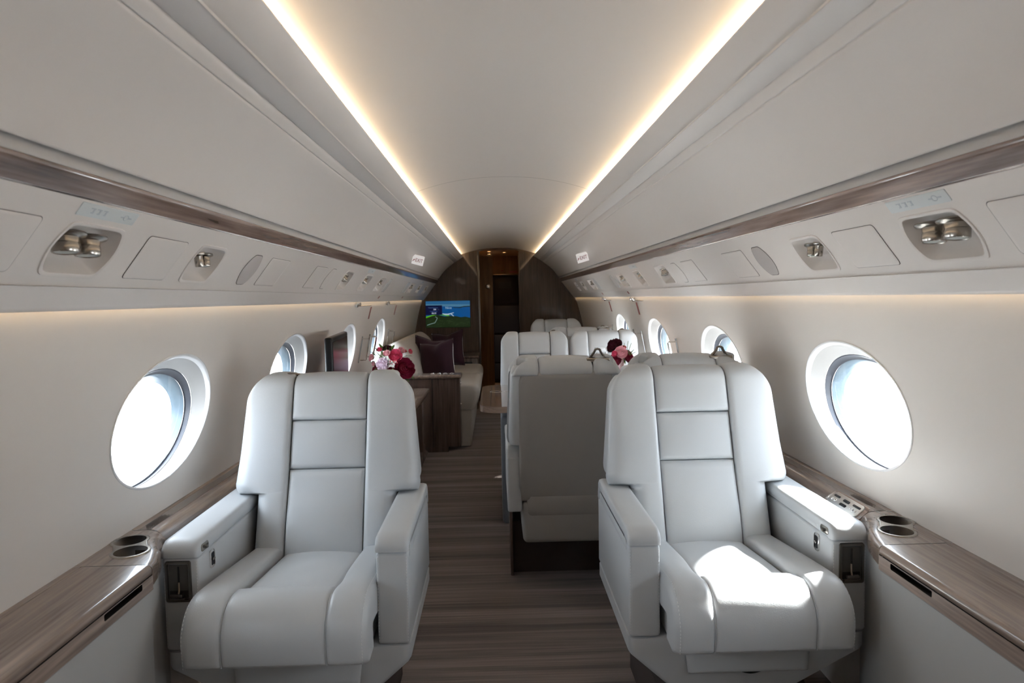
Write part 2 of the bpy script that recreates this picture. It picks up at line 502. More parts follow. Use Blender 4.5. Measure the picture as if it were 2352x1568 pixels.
def strip(name, prof, m, ys, label, cat='trim', side=1, thick=None):
    bm = B()
    grid(bm, [[Vector((side * x, y, z)) for x, z in prof] for y in ys])
    return struct(bm, name, m, label, cat, recalc=False)
ysS = frange(Y0, Y1, .4)
n = 1
for side, nm in ((-1, 'left'), (1, 'right')):
    # inner headliner panel with a turned lip at the cove
    A = fillet([(.52, 1.762), (.440, 1.813), (.443, 1.823), (.548, 1.7515), (.551, 1.756)], [.004, .004, .002], 4)
    strip('trim_%d' % n, [(.475, 1.806), (.452, 1.8175), (.447, 1.8225), (.443, 1.8230), (.4405, 1.8205), (.442, 1.817), (.5505, 1.7502), (.5520, 1.7515), (.5525, 1.757)], M_bin, ysS, 'inner headliner strip beside the %s light cove' % nm, side=side); n += 1
    # recessed joint strip
    strip('trim_%d' % n, [(.5530, 1.760), (.5535, 1.7505), (.5555, 1.7470), (.560, 1.7430), (.566, 1.7385), (.572, 1.7342), (.5755, 1.7315), (.5765, 1.735)], M_bin, ysS, 'narrow concave joint strip in the %s headliner' % nm, side=side); n += 1
    # outer bulging headliner panel
    bp = [(.5768, 1.738), (.5770, 1.7300), (.578, 1.7280)]
    for i in range(0, 13):
        t = i / 12
        x = .5795 + (.748 - .5795) * t; z = 1.7265 + (1.556 - 1.7265) * t
        bul = .014 * math.sin(PI * t)
        bp.append((x + bul * .71, z + bul * .70))
    bp += [(.7505, 1.5525), (.7535, 1.5525), (.757, 1.558), (.772, 1.566)]
    strip('trim_%d' % n, bp, M_bin, ysS, 'broad cream headliner panel on the %s above the wood band' % nm, side=side); n += 1
    # painted channel
    strip('trim_%d' % n, [(.775, 1.57), (.764, 1.5555), (.7605, 1.545), (.7595, 1.532), (.764, 1.526)], M_grey, ysS, 'grey painted channel above the %s wood band' % nm, side=side); n += 1
    # wood band
    pr = fillet([(.764, 1.531), (.7555, 1.5335), (.7585, 1.5225), (.7835, 1.4945), (.792, 1.4935)], [.003, .012, .004], 5)
    strip('trim_%d' % n, [tuple(q) for q in pr], M_band, ysS, 'glossy walnut band along the %s overhead panel' % nm, side=side); n += 1
    # hidden slot lights
    bm = B(); rbox(bm, min(side * .474, side * .492), max(side * .474, side * .492), Y0 + .05, Y1 - .02, 1.806, 1.811, 0)
    tag(finish(bm, 'light_strip', M_led), 'warm light strip hidden in the %s ceiling cove' % nm, 'light strip')
    bm = B(); rbox(bm, min(side * .935, side * .943), max(side * .935, side * .943), Y0 + .05, Y1 - .02, 1.322, 1.326, 0)
    tag(finish(bm, 'light_strip', M_led2), 'dim light strip in the slot above the %s windows' % nm, 'light strip')

# outer skin above the windows, unseen, added to keep daylight from leaking in
sk = [(1.09, 1.22)] + [(1.12 * math.cos(t), .98 + 1.13 * math.sin(t)) for t in [math.radians(a) for a in range(18, 163, 6)]] + [(-1.09, 1.22)]
bm = B(); grid(bm, [[Vector((x, y, z)) for x, z in sk] for y in (Y0, 10.66)])
struct(bm, 'ceiling_skin', M_print, 'unseen outer skin over the cabin lining', 'ceiling', recalc=False)
# ------------------------------------------------------------------ overhead service panels
PA, PB = Vector((.788, 1.492)), Vector((.945, 1.287))
PD = (PB - PA).normalized()
def psu_frame(side, y, s):
    ex = Vector((0, side, 0)); ey = Vector((side * PD.x, 0, PD.y)); ez = ex.cross(ey)
    o = Vector((side * (PA.x + PD.x * s), y, PA.y + PD.y * s))
    M = Matrix(((ex.x, ey.x, ez.x, o.x), (ex.y, ey.y, ez.y, o.y), (ex.z, ey.z, ez.z, o.z), (0, 0, 0, 1)))
    return M
def barrel(w, h, bow, r=.018, n=8):
    """outline with level top and bottom edges and outward-bowed ends (u along the cabin, v down)"""
    pts = []
    def arc(sx):
        return [(sx * (w / 2 + bow * (1 - (2 * t - 1) ** 2)), (-h / 2 + h * t)) for t in [i / n for i in range(n + 1)]]
    R = arc(1); Lf = arc(-1)[::-1]
    raw = R + Lf
    # round the four corners
    out = []; N = len(raw)
    corners = {0, n, n + 1, 2 * n + 1}
    for i, p in enumerate(raw):
        if i in corners:
            a, b = Vector(raw[i - 1]), Vector(raw[(i + 1) % N]); q = Vector(p)
            da, db = (a - q), (b - q)
            ra = min(r, da.length * .8); rb_ = min(r, db.length * .45)
            A_, B_ = q + da.normalized() * ra, q + db.normalized() * rb_
            for t in (0, .25, .5, .75, 1):
                v = A_ * (1 - t) ** 2 + q * 2 * t * (1 - t) + B_ * t * t
                out.append((v.x, v.y))
        else: out.append(p)
    return out
# (side, kind, y0, y1)
FIT = []
for sd in (-1, 1):
    FIT += [(sd, 'big', 1.265, 1.472), (sd, 'small', 1.828, 2.012)]
FIT += [(-1, 'mid', 3.60, 3.80), (-1, 'mid', 4.15, 4.37), (-1, 'mid', 4.68, 4.92), (-1, 'far', 6.42, 6.72), (-1, 'far', 7.10, 7.34), (-1, 'far', 7.76, 8.02)]
FIT += [(1, 'mid', 3.50, 3.74), (1, 'mid', 4.135, 4.325), (1, 'mid', 4.68, 4.94), (1, 'far', 6.19, 6.47), (1, 'far', 6.83, 7.04), (1, 'far', 7.34, 7.54)]
SC = .108; HH = .114     # centre and height of every cut-out, measured down the panel
def cut(kind, y0, y1, grow=0):
    bow = .014 if kind != 'big' else .020
    return [(u + (y0 + y1) / 2, v + SC) for u, v in barrel(y1 - y0 - 2 * bow + 2 * grow, HH + 2 * grow, bow, .026 + grow)]
def psuP(side, y, s):
    # straight panel with a rolled lower edge
    Ls = (PB - PA).length
    if s <= Ls - .012:
        return Vector((side * (PA.x + PD.x * s), y, PA.y + PD.y * s))
    t = (s - (Ls - .012)) / .012
    b = PA + PD * (Ls - .012)
    q = b + PD * .012 * min(t, 1) + Vector((.004, .002)) * (t * t)
    return Vector((side * q.x, y, q.y))
for side, nm in ((-1, 'left'), (1, 'right')):
    bm = B()
    Ls = (PB - PA).length
    Lc = Ls - .03
    ss = [0, .04, .1, .16, .2, Lc]
    ysg = frange(Y0, Y1, .1)
    outer = [(y, 0) for y in ysg] + [(Y1, s) for s in ss[1:]] + [(y, Lc) for y in ysg[::-1]][1:] + [(Y0, s) for s in ss[1:-1][::-1]]
    holes = [cut(kd, a, b) for sd, kd, a, b in FIT if sd == side]
    sheet(bm, outer, holes, lambda y, s: psuP(side, y, s), [q + .003 for q in ysg], ss, margin=.0032)
    grid(bm, [[psuP(side, y, Lc + (Ls - Lc) * k / 12) for k in range(13)] for y in (Y0, Y1)])
    bmesh.ops.remove_doubles(bm, verts=bm.verts[:], dist=1e-4)
    e = psuP(side, 0, Ls)
    rows = [[Vector((e.x + side * dx, y, e.z + dz)) for dx, dz in ((0, 0), (.004 , .003), (.002, .010), (-.012, .026))] for y in (Y0, Y1)]
    grid(bm, rows)
    struct(bm, 'trim_%d' % n, M_psu, 'cream overhead service panel along the %s side' % nm, 'panel', recalc=True); n += 1

ORD = {0: 'nearest', 1: 'second nearest', 2: 'third', 3: 'fourth', 4: 'fifth', 5: 'sixth', 6: 'seventh', 7: 'eighth'}
def lamp_pod(root, u, v, r, z0, tiltx, lens=True, ln=.034):
    """a nickel pod on a wide flange, pointing down out of the bowl"""
    fwd = Vector((tiltx, .76, .65)).normalized()   # local: v down the panel, w into the cabin
    zax = fwd; xax = Vector((1, 0, 0)) - zax * zax.x; xax.normalize(); yax = zax.cross(xax)
    M = Matrix(((xax.x, yax.x, zax.x, u), (xax.y, yax.y, zax.y, v), (xax.z, yax.z, zax.z, z0), (0, 0, 0, 1)))
    bm = B()
    lathe(bm, [(r * .2, -.004), (r * 1.55, -.003), (r * 1.6, 0), (r * 1.5, .003), (r * 1.02, .006), (r * .96, ln * .45), (r * .98, ln * .5), (r, ln * .52), (r, ln), (r * .94, ln + .002), (r * .86, ln + .001), (r * .84, ln - .003), (r * .1, ln - .003)], 28, M)
    p = finish(bm, 'reading_light' if lens else 'air_nozzle', M_metal, root)
    bm = B(); lathe(bm, [(r * .01, ln + .0005), (r * .85, ln)] if lens else [(r * .01, ln - .012), (r * .55, ln - .004), (r * .85, ln - .001)], 20, M, cap=False)
    finish(bm, 'lens' if lens else 'nozzle_tip', M_frost if lens else M_black, p, label='frosted lens' if lens else None)

def recess(side, kind, y0, y1, label):
    yc = (y0 + y1) / 2
    M = psu_frame(side, yc, SC)
    root = thing('reading_light_recess', label, 'reading light', M=M, group='overhead light recesses on the %s' % ('left' if side < 0 else 'right'))
    bow = .020 if kind == 'big' else .014
    w, h = y1 - y0 - 2 * bow, HH
    def ring(g, d, r=.026): return [Vector((u, v, d)) for u, v in barrel(w + 2 * g, h + 2 * g, bow, max(.004, r + g))]
    bm = B()
    grid(bm, [ring(.006, -.001), ring(.005, .0025), ring(.001, .003), ring(-.003, .001), ring(-.004, -.003)], cv=True)
    finish(bm, 'bezel', M_psu, root)
    bm = B()
    D = .046
    rows = [ring(-.004, -.003), ring(-.006, -.012), ring(-.010, -.026), ring(-.018, -.038), ring(-.032, -D)]
    V = grid(bm, rows, cv=True); bm.faces.new(V[-1])
    finish(bm, 'bowl', M_psu, root, ang=70)
    s = side
    if kind == 'big':
        X = side; o_ = 0.0 if side > 0 else -.010
        lamp_pod(root, X * (.036 + o_), -.016, .0235, -.024, -.10 * X, ln=.034); lamp_pod(root, X * (-.036 + o_), -.018, .0235, -.024, -.10 * X, ln=.034)
    elif kind == 'small':
        X = side
        lamp_pod(root, X * .032, -.016, .0145, -.026, -.12 * X, ln=.030)
        lamp_pod(root, X * -.014, -.018, .0115, -.026, .15 * X, lens=False, ln=.034)
        bm = B(); prism(bm, rrect(-.013, .013, -.017, .017, .005), .004, Matrix.Translation((X * -.044, .026, -.036)) @ Matrix.Rotation(-.5, 4, 'X'), .0015)
        p = finish(bm, 'call_plate', M_bronze, root)
        bm = B()
        for q in (-.006, .004): rbox(bm, q - .0035, q + .0035, -.006, .012, .004, .0052, .001, 2, Matrix.Translation((X * -.044, .026, -.036)) @ Matrix.Rotation(-.5, 4, 'X'))
        finish(bm, 'button', M_black, p)
    else:
        X = side
        lamp_pod(root, X * .045 * w / .18, -.016, .0145, -.024, -.1 * X, ln=.028); lamp_pod(root, X * .006, -.020, .014, -.024, -.1 * X, ln=.030)
        if kind == 'mid':
            lamp_pod(root, X * -.032, -.024, .011, -.022, .1 * X, lens=False, ln=.026)
            if abs(yc - 4.25) > .15:
                bm = B(); prism(bm, rrect(-.013, .013, -.014, .014, .004), .004, Matrix.Translation((X * -.040, .026, -.034)) @ Matrix.Rotation(-.5, 4, 'X'), .001)
                finish(bm, 'call_plate', M_bronze, root)
    return root
cnt = {-1: 0, 1: 0}
for sd, kd, a, b in FIT:
    nm = 'left' if sd < 0 else 'right'; k = cnt[sd]; cnt[sd] += 1
    if kd == 'big': lb = 'large cream recess with two big nickel reading lights, above the %s window' % nm
    elif kd == 'small': lb = 'smaller %s recess with reading light, air nozzle and call plate' % nm
    else: lb = '%s small light recess from the front on the %s overhead panel' % (ORD[k], nm)
    recess(sd, kd, a, b, lb)

# access panels, oval covers, speaker grilles, placards on the service panels
def outline_groove(side, y0, y1, label, cat, kind='rect', fill=None, name='access_panel', s0=.05, s1=.165, group=None):
    yc = (y0 + y1) / 2; sc = (s0 + s1) / 2
    M = psu_frame(side, yc, sc)
    if kind == 'rect': P = rrect(-(y1 - y0) / 2, (y1 - y0) / 2, -(s1 - s0) / 2, (s1 - s0) / 2, .010)
    else: P = barrel(y1 - y0 - .05, s1 - s0, .030, .012)
    c = Vector((0, 0))
    bm = B()
    Q = [Vector(p) for p in P]
    def off(d, z): return [Vector((p.x * (1 + d / max(.02, p.length)), p.y * (1 + d / max(.02, p.length)), z)) for p in Q]
    V = grid(bm, [off(0, -.001), off(0, .0014), off(-.0016, .0021), off(-.012, .0022)], cv=True); bm.faces.new(V[-1])
    root = finish(bm, name, fill or M_psu, None)
    root.matrix_world = M
    tag(root, label, cat, group)
    bm = B(); grid(bm, [off(.0022, .0006), off(.0, .0006)], cv=True)
    finish(bm, 'shadow_joint', M_print, root)
    return root
ga = {-1: 'access panels of the left overhead panel', 1: 'access panels of the right overhead panel'}
for sd in (-1, 1):
    nm = 'left' if sd < 0 else 'right'
    outline_groove(sd, 1.00, 1.197, 'cream access panel at the %s edge of the photo, before the large light recess' % nm, 'access panel', group=ga[sd])
    outline_groove(sd, 1.56, 1.752, 'square cream access panel between the two %s light recesses' % nm, 'access panel', group=ga[sd])
    outline_groove(sd, 2.40, 2.61, 'cream access panel beyond the %s oval speaker grille' % nm, 'access panel', group=ga[sd])
    outline_groove(sd, 3.00, 3.19, 'cream access panel beside the oval cover, %s overhead panel' % nm, 'access panel', group=ga[sd])
    outline_groove(sd, 2.215, 2.325, 'oval grey-beige speaker grille on the %s overhead panel' % nm, 'speaker', kind='oval', fill=M_grille, name='speaker_grille')
    outline_groove(sd, 3.27, 3.385, 'oval cream cover plate with visible outline on the %s overhead panel' % nm, 'cover', kind='oval', name='oval_cover')
    outline_groove(sd, 5.05, 5.20, 'pale oval speaker grille after the third small recess, %s overhead panel' % nm, 'speaker', kind='oval', fill=M_rim, name='speaker_grille')
    outline_groove(sd, 6.10 if sd < 0 else 5.95, 6.30 if sd < 0 else 6.10, 'farthest pale oval grille by the bulkhead end, %s overhead panel' % nm, 'speaker', kind='oval', fill=M_rim, name='speaker_grille')
    # illuminated-sign placards
    for j, (a, b) in enumerate(((1.268, 1.462), (4.10, 4.30), (7.05, 7.25))):
        M = psu_frame(sd, (a + b) / 2, .019)
        bm = B(); prism(bm, rrect(-(b - a) / 2, (b - a) / 2, -.014, .014, .003), .0016, None, .0005)
        r = finish(bm, 'sign_placard', M_placard, None); r.matrix_world = M
        tag(r, ['long pale blue-white sign placard above the large %s light recess' % nm, 'small pale placard above the fourth %s light recess' % nm, 'farthest pale placard under the %s wood band' % nm][j], 'placard')
        bm = B()
        if j == 0:
            sg = 1
            # faint seat-belt buckle, arrow and wave marks
            tube(bm, [(-.058 + .008 * math.cos(t), .006 * math.sin(t), .0018) for t in [2 * PI * q / 10 for q in range(11)]], .0009, 4)
            for q in (-.072, -.046): rbox(bm, q - .006, q + .006, -.0015, .0015, .0016, .0022, 0)
            for q in range(3):
                rbox(bm, .01 + q * .02, .024 + q * .02, -.006, -.004, .0016, .0022, 0); rbox(bm, .012 + q * .02, .020 + q * .02, .003, .0055, .0016, .0022, 0)
                rbox(bm, .012 + q * .02, .016 + q * .02, -.004, .003, .0016, .0022, 0)
        else:
            rbox(bm, -.05, .0, -.004, .004, .0016, .0022, 0)
        finish(bm, 'faint_symbols', M_faint, r)

# exit signs on the headliner
for sd in (-1, 1):
    nm = 'left' if sd < 0 else 'right'
    y = 5.42
    root = thing('exit_sign', 'small white wedge EXIT sign with dark red letters on the %s headliner' % nm, 'exit sign', M=Matrix.Translation((-.650 if sd < 0 else .648, y, 1.606)) @ Matrix.Rotation(math.radians(15 if sd < 0 else -15), 4, 'Y') @ Matrix.Rotation(math.radians(-8 * sd), 4, 'Z'))
    bm = B()
    # wedge: tall front plate tapering back to the headliner
    f = [(-.046, -.036), (.046, -.036), (.046, .036), (-.046, .036)]
    rows = [[Vector((x, yy, z)) for x, z in [(px * sx, pz * sz) for px, pz in f]] for yy, sx, sz in ((-.002, .96, .95), (0, 1, 1), (.004, 1, 1), (.02, .9, .8), (.075, .45, .25))]
    for r_ in rows[3:]:
        for v in r_: v.z += .012; v.x += sd * .004
    V = grid(bm, rows, cv=True); bm.faces.new(V[0]); bm.faces.new(V[-1])
    finish(bm, 'sign_body', M_signwhite, root)
    t = text_bm('EXIT', .037); t.transform(Matrix.Translation((.008, -.0035, -.002)) @ Matrix.Rotation(PI / 2, 4, 'X') @ Matrix.Scale(.78, 4, (1, 0, 0)) @ Matrix.Scale(1.12, 4, (0, 1, 0)))
    arrow = B(); prism(arrow, [(-.010, -.010), (-.006, -.012), (.002, -.001), (.004, -.006), (.007, .008), (-.005, .005), (-.001, .002)], .001)
    arrow.transform(Matrix.Translation((-.033, -.0035, -.003)) @ Matrix.Rotation(PI / 2, 4, 'X'))
    join(t, arrow)
    finish(t, 'exit_lettering', M_redtxt, root, label='dark red word EXIT with an arrow')

# grab handles, latches and red placards at the two emergency windows each side
def on_wall(sd, y, z, d=0): return Vector((sd * (wallx(z) - d), y, z))
for sd in (-1, 1):
    nm = 'left' if sd < 0 else 'right'
    for j, (y, w) in enumerate(((4.06, 'before'), (5.03, 'beyond'), (5.33, 'before'), (6.27, 'beyond'))):
        root = thing('grab_handle', 'polished nickel grab handle %s the %s emergency window on the %s' % (w, 'third' if j < 2 else 'fourth', nm), 'handle', (sd * wallx(.94), y, .94), group='emergency window handles')
        zt, zb = 1.018, .862
        def q(z, d): return on_wall(sd, y, z, d)
        bm = B(); tube(bm, [q(zt, .002), q(zt, .052), q(zt - .004, .058), q(zb + .004, .058), q(zb, .052), q(zb, .002)], .0058, 8)
        finish(bm, 'grip', M_chrome, root, world=True)
        bm = B(); tube(bm, [q(zt + .02, .004), q(zb - .02, .004)], .0062, 8)
        finish(bm, 'backing_bar', M_chrome, root, world=True)
    for j, y in enumerate((4.55, 5.80) if sd < 0 else (5.0, 6.3)):
        root = thing('window_latch', '%s nickel exit latch with thin rod under the %s light slot' % (('nearer', 'farther')[j], nm), 'latch', (sd * .955, y, 1.285))
        bm = B(); lathe(bm, [(.002, 0), (.022, .001), (.022, .010), (.012, .014), (.012, .03), (.003, .032)], 18, Matrix.Translation((sd * wallx(1.275), y, 1.275)) @ Matrix.Rotation(-sd * PI / 2, 4, 'Y'))
        rbox(bm, -.02, .02, -.012, .012, 0, .02, .004, 2, Matrix.Translation((sd * (wallx(1.29)), y - .04, 1.283)) @ Matrix.Rotation(-sd * 1.2, 4, 'Y'))
        finish(bm, 'latch_knob', M_chrome, root, world=True)
        bm = B()
        L = .55 * (1 if sd < 0 else -.55)
        tube(bm, [on_wall(sd, y + (.02 if sd < 0 else 0), 1.262, .003), on_wall(sd, y + L, 1.262, .003)], .0025, 6)
        finish(bm, 'pull_rod', M_metal, root, world=True)
    for j, y in enumerate((5.12, 6.42) if sd < 0 else (4.93, 6.12)):
        bm = B()
        rows = [[on_wall(sd, yy, z, .0015) for yy in (y, y + .045)] for z in (1.25, 1.22, 1.19, 1.16)]
        grid(bm, rows)
        r = finish(bm, 'instruction_placard', M_red, None, recalc=False)
        md = r.modifiers.new('s', 'SOLIDIFY'); md.thickness = .001
        tag(r, '%s faded red instruction placard on the %s wall below the light slot' % (('nearer', 'farther')[j], nm), 'placard')
        bm = B(); prism(bm, rrect(-.02, .02, -.011, .011, .002), .0012); bm.transform(psu_frame(sd, y + .02, .215))
        tag(finish(bm, 'instruction_placard', M_red, None), '%s small red placard at the lower edge of the %s overhead panel' % (('nearer', 'farther')[j], nm), 'placard')
# ------------------------------------------------------------------ rear bulkhead and vestibule
bm = B()
half = [(0, 1.935), (.10, 1.932), (.2, 1.922), (.3, 1.905), (.4, 1.87), (.46, 1.83), (.60, 1.72), (.70, 1.63), (.765, 1.56), (.80, 1.50), (.95, 1.30), (1.02, 1.14), (1.07, .95), (1.115, .6), (1.11, .3), (1.06, 0)]
outl = [(-x, z) for x, z in half[::-1]] + half[1:]
door = [(-.252, .0), (.256, .0), (.256, 1.885), (.20, 1.897), (.10, 1.908), (.0, 1.911), (-.10, 1.888), (-.20, 1.875), (-.252, 1.86)]
outl2 = [p for p in outl if p[1] > 0] 
full = [(.256, 0), (1.06, 0)] + [p for p in half[::-1][1:]] + [(-x, z) for x, z in half[1:]] + [(-.252, 0), (-.252, 1.885), (-.20, 1.897), (-.10, 1.908), (0, 1.911), (.10, 1.908), (.20, 1.897), (.256, 1.885)]
sheet(bm, full, [], lambda x, z: Vector((x, 8.6, z)))
sheet(bm, [(.256, 0), (1.25, 0), (1.25, 2.2), (-1.25, 2.2), (-1.25, 0), (-.252, 0), (-.252, 1.885), (-.20, 1.897), (-.10, 1.908), (0, 1.911), (.10, 1.908), (.20, 1.897), (.256, 1.885)], [], lambda x, z: Vector((x, 8.64, z)))
jamb = [(-.252, 0), (-.252, 1.885), (-.20, 1.897), (-.10, 1.908), (0, 1.911), (.10, 1.908), (.20, 1.897), (.256, 1.885), (.256, 0)]
grid(bm, [[Vector((x, y, z)) for x, z in jamb] for y in (8.6, 8.64)])
struct(bm, 'wall_back', M_bulk, 'glossy walnut rear bulkhead with the dim light put into its colour', 'wall', recalc=False)
# pull-down vestibule shell
bm = B()
rbox(bm, -.62, -.60, 8.64, 10.62, 0, 2.0, 0); rbox(bm, .37, .39, 8.64, 10.62, 0, 2.0, 0)
struct(bm, 'wall_vestibule', M_door, 'amber wood side walls of the vestibule behind the bulkhead', 'wall')
bm = B()
grid(bm, [[Vector((x, y, 1.912 + .020 * (1 - (x / .5) ** 2))) for x in (-.62, -.4, -.2, 0, .2, .39)] for y in frange(8.62, 10.62, .2)])
struct(bm, 'ceiling_vestibule', M_ceil, 'cream vestibule ceiling with three small spotlights', 'ceiling', recalc=False)
# rear partition with locker opening
bm = B()
rbox(bm, -.62, -.083, 10.3, 10.33, 0, 1.95, 0); rbox(bm, .318, .39, 10.3, 10.33, 0, 1.95, 0); rbox(bm, -.083, .318, 10.3, 10.33, 1.645, 1.95, 0)
struct(bm, 'wall_partition', M_door, 'amber wood partition at the far end of the vestibule', 'wall')
bm = B(); prism(bm, rrect(-.01, .09, 1.70, 1.80, .006), .004, Matrix(((1, 0, 0, .02), (0, 0, -1, 10.299), (0, 1, 0, 0), (0, 0, 0, 1))), .001)
r = tag(finish(bm, 'hatch_cover', M_door, None), 'small square wooden hatch above the dark lockers', 'hatch')
bm = B(); rbox(bm, .045, .085, 10.292, 10.2955, 1.703, 1.712, .001, 1)
finish(bm, 'hatch_marking', M_redtxt, r)
bm = B(); rbox(bm, .17, .29, 10.294, 10.299, 1.672, 1.702, .002, 1)
tag(finish(bm, 'instruction_placard', M_red, None), 'dull red placard over the dark lockers at the cabin end', 'placard')
bm = B(); rbox(bm, -.093, .328, 10.285, 10.30, 1.640, 1.655, .003, 2)
tag(finish(bm, 'header_moulding', M_metal, None), 'thin pale moulding above the dark lockers', 'moulding')
lk = thing('locker_stack', 'stack of dark navy locker fronts seen through the rear doorway', 'locker', (.118, 10.4, 0))
bm = B(); rbox(bm, -.10, .345, 10.42, 10.58, .02, 1.66, .004, 1); finish(bm, 'carcass', M_navy, lk, world=True)
for a, b in ((.06, .30), (.32, .735), (.765, 1.175), (1.215, 1.615)):
    bm = B(); rbox(bm, -.068, .305, 10.385, 10.42, a, b, .006, 2); d = finish(bm, 'locker_door', M_navy, lk, world=True)
    bm = B(); rbox(bm, -.06, .30, 10.36, 10.375, b + .003, b + .015, .003, 2)
    for x in (-.04, .27): rbox(bm, x, x + .012, 10.37, 10.39, b + .003, b + .012, 0)
    if 1 < b < 1.3: rbox(bm, .235, .265, 10.345, 10.385, b - .03, b + .02, .004, 2)
    finish(bm, 'rail', M_metal, d, world=True)
bm = B(); rbox(bm, .01, .20, 10.382, 10.385, 1.44, 1.54, .002, 1)
finish(bm, 'label_plate', mat('dim_blue_plate', (.03, .045, .08), rough=.3), lk, world=True)
# sliding pocket door, half drawn, with its knob
dr = tag(thing('door_1', None, None, (-.17, 8.9, 0)), 'amber lacquered pocket door panel at the left of the rear doorway', 'door', kind='structure')
bm = B(); rbox(bm, -.30, -.075, 9.2, 9.23, .01, 1.87, .003, 2); finish(bm, 'door_panel', M_door, dr, world=True)
bm = B(); lathe(bm, [(.002, 0), (.032, .001), (.034, .006), (.016, .012), (.012, .03), (.026, .036), (.030, .05), (.022, .064), (.002, .067)], 20, Matrix.Translation((-.145, 9.2, 1.455)) @ Matrix.Rotation(PI / 2, 4, 'X'))
finish(bm, 'door_knob', M_metal, dr, world=True)
bm = B(); rbox(bm, -.222, -.214, 9.17, 9.2, 1.02, 1.10, .003, 2); finish(bm, 'edge_pull', M_metal, dr, world=True)
bm = B(); rbox(bm, -.262, -.238, 8.588, 8.606, .02, 1.885, .004, 2)
for z in frange(.1, 1.8, .09): lathe(bm, [(.001, 0), (.0035, .0005), (.003, .002)], 8, Matrix.Translation((-.25, 8.588, z)) @ Matrix.Rotation(PI / 2, 4, 'X'))
struct(bm, 'trim_%d' % n, M_bronze, 'worn metal edge strip on the left jamb of the rear doorway', 'trim'); n += 1
bm = B(); rbox(bm, .250, .262, 8.590, 8.606, .0, 1.86, .003, 2)
struct(bm, 'trim_%d' % n, M_bulk, 'slim wooden edge on the right jamb of the rear doorway', 'trim'); n += 1
for j, (x, y) in enumerate(((-.118, 9.30), (-.120, 9.85), (.092, 9.55))):
    z = 1.912 + .020 * (1 - (x / .5) ** 2)
    r = thing('ceiling_spotlight', ['nearer left amber spotlight of the vestibule ceiling', 'farther left amber spotlight of the vestibule ceiling', 'single amber spotlight on the right of the vestibule ceiling'][j], 'light', (x, y, z), group='vestibule spotlights')
    bm = B(); lathe(bm, [(.038, .0), (.038, -.004), (.031, -.005), (.030, .002)], 24, cap=False); finish(bm, 'trim_ring', M_metal, r)
    bm = B(); lathe(bm, [(.001, -.002), (.030, -.002)], 24, cap=False); finish(bm, 'lens', M_spot, r)

# moving-map screen flush in the bulkhead
sc = thing('map_screen', 'glowing flat screen with a moving flight map on the rear bulkhead', 'screen', (-.644, 8.6, 1.108))
W2_, H2_ = .277, .165
def emat(nm, c, s=.55): return mat(nm, (0, 0, 0), rough=.3, emit=c, estr=s)
def flat(pts, y, m, nme, par=None):
    bm = B()
    prism(bm, pts, .0008, Matrix(((1, 0, 0, 0), (0, 0, -1, y), (0, 1, 0, 0), (0, 0, 0, 1))))
    return finish(bm, nme, m, par or sc)
bm = B(); rbox(bm, -W2_ - .004, W2_ + .004, -.004, .01, -H2_ - .004, H2_ + .004, .002, 2); finish(bm, 'screen_frame', M_black, sc)
def R4(a, b, c, d): return [(a, c), (b, c), (b, d), (a, d)]
flat(R4(-W2_, W2_, -H2_, H2_), -.0045, emat('screen_sea', (.0, .075, .26)), 'sea_picture')
flat(R4(-W2_, W2_, .105, H2_), -.0055, emat('screen_sky', (.02, .12, .27)), 'sky_band')
flat([(-W2_, .108), (-W2_, .100), (-.05, .098), (.06, .094), (.27, .090), (W2_, .090), (W2_, .118), (-W2_, .13)], -.006, emat('screen_haze', (.07, .2, .32)), 'haze_band')
flat([(.05, .090), (.08, .078), (.15, .072), (.19, .085), (W2_, .090), (W2_, .100), (.20, .098), (.14, .082), (.09, .086)], -.0065, emat('screen_coast', (.01, .018, .004)), 'coast_strip')
flat([(-W2_, -H2_), (W2_, -H2_), (W2_, -.052), (.22, -.034), (.16, -.042), (.11, -.028), (.02, -.022), (-.04, -.030), (-.12, -.008), (-.20, -.012), (-W2_, -.040)], -.0068, emat('screen_forest', (.010, .022, .006)), 'forest_ground')
flat([(-W2_, -.046), (-W2_, -.026), (-.20, -.008), (-.16, .004), (-.09, .000), (.0, -.012), (.03, -.016), (0, -.026), (-.06, -.016), (-.13, -.006), (-.2, -.02)], -.0072, emat('screen_green', (.10, .42, .01)), 'green_ridge')
bm = B()
Mx = Matrix(((1, 0, 0, 0), (0, 0, -1, -.0074), (0, 1, 0, 0), (0, 0, 0, 1)))
rr = random.Random(3)
for q in range(46):
    x = rr.uniform(-.26, .25); z = rr.uniform(-.16, -.06) ; s = rr.uniform(.004, .012)
    prism(bm, [(x, z), (x + s * 2.2, z + s * .3), (x + s * 2, z + s), (x - s * .3, z + s * .6)], .0005, Mx)
finish(bm, 'tree_highlights', emat('screen_tree', (.035, .055, .022)), sc)
bm = B(); tube(bm, [(-.265, -.0085, -.135), (-.22, -.0085, -.12), (-.165, -.0085, -.105), (-.148, -.0085, -.075), (-.135, -.0085, -.045), (-.16, -.0085, -.03)], .0045, 4)
finish(bm, 'river_line', emat('screen_river', (.16, .24, .22)), sc)
flat(R4(-W2_, -.072, -.008, .112), -.0088, emat('screen_box', (.002, .004, .035)), 'data_box')
flat([(-.072, .012), (-.07, .006), (-.045, -.008), (-.03, -.012), (.01, -.010), (.03, .001), (.068, -.030), (.075, -.026), (.045, .006), (.075, .014), (.073, .021), (.03, .012), (.0, .006), (-.04, .006)], -.0092, emat('screen_plane', (.42, .55, .66)), 'aircraft_picture')
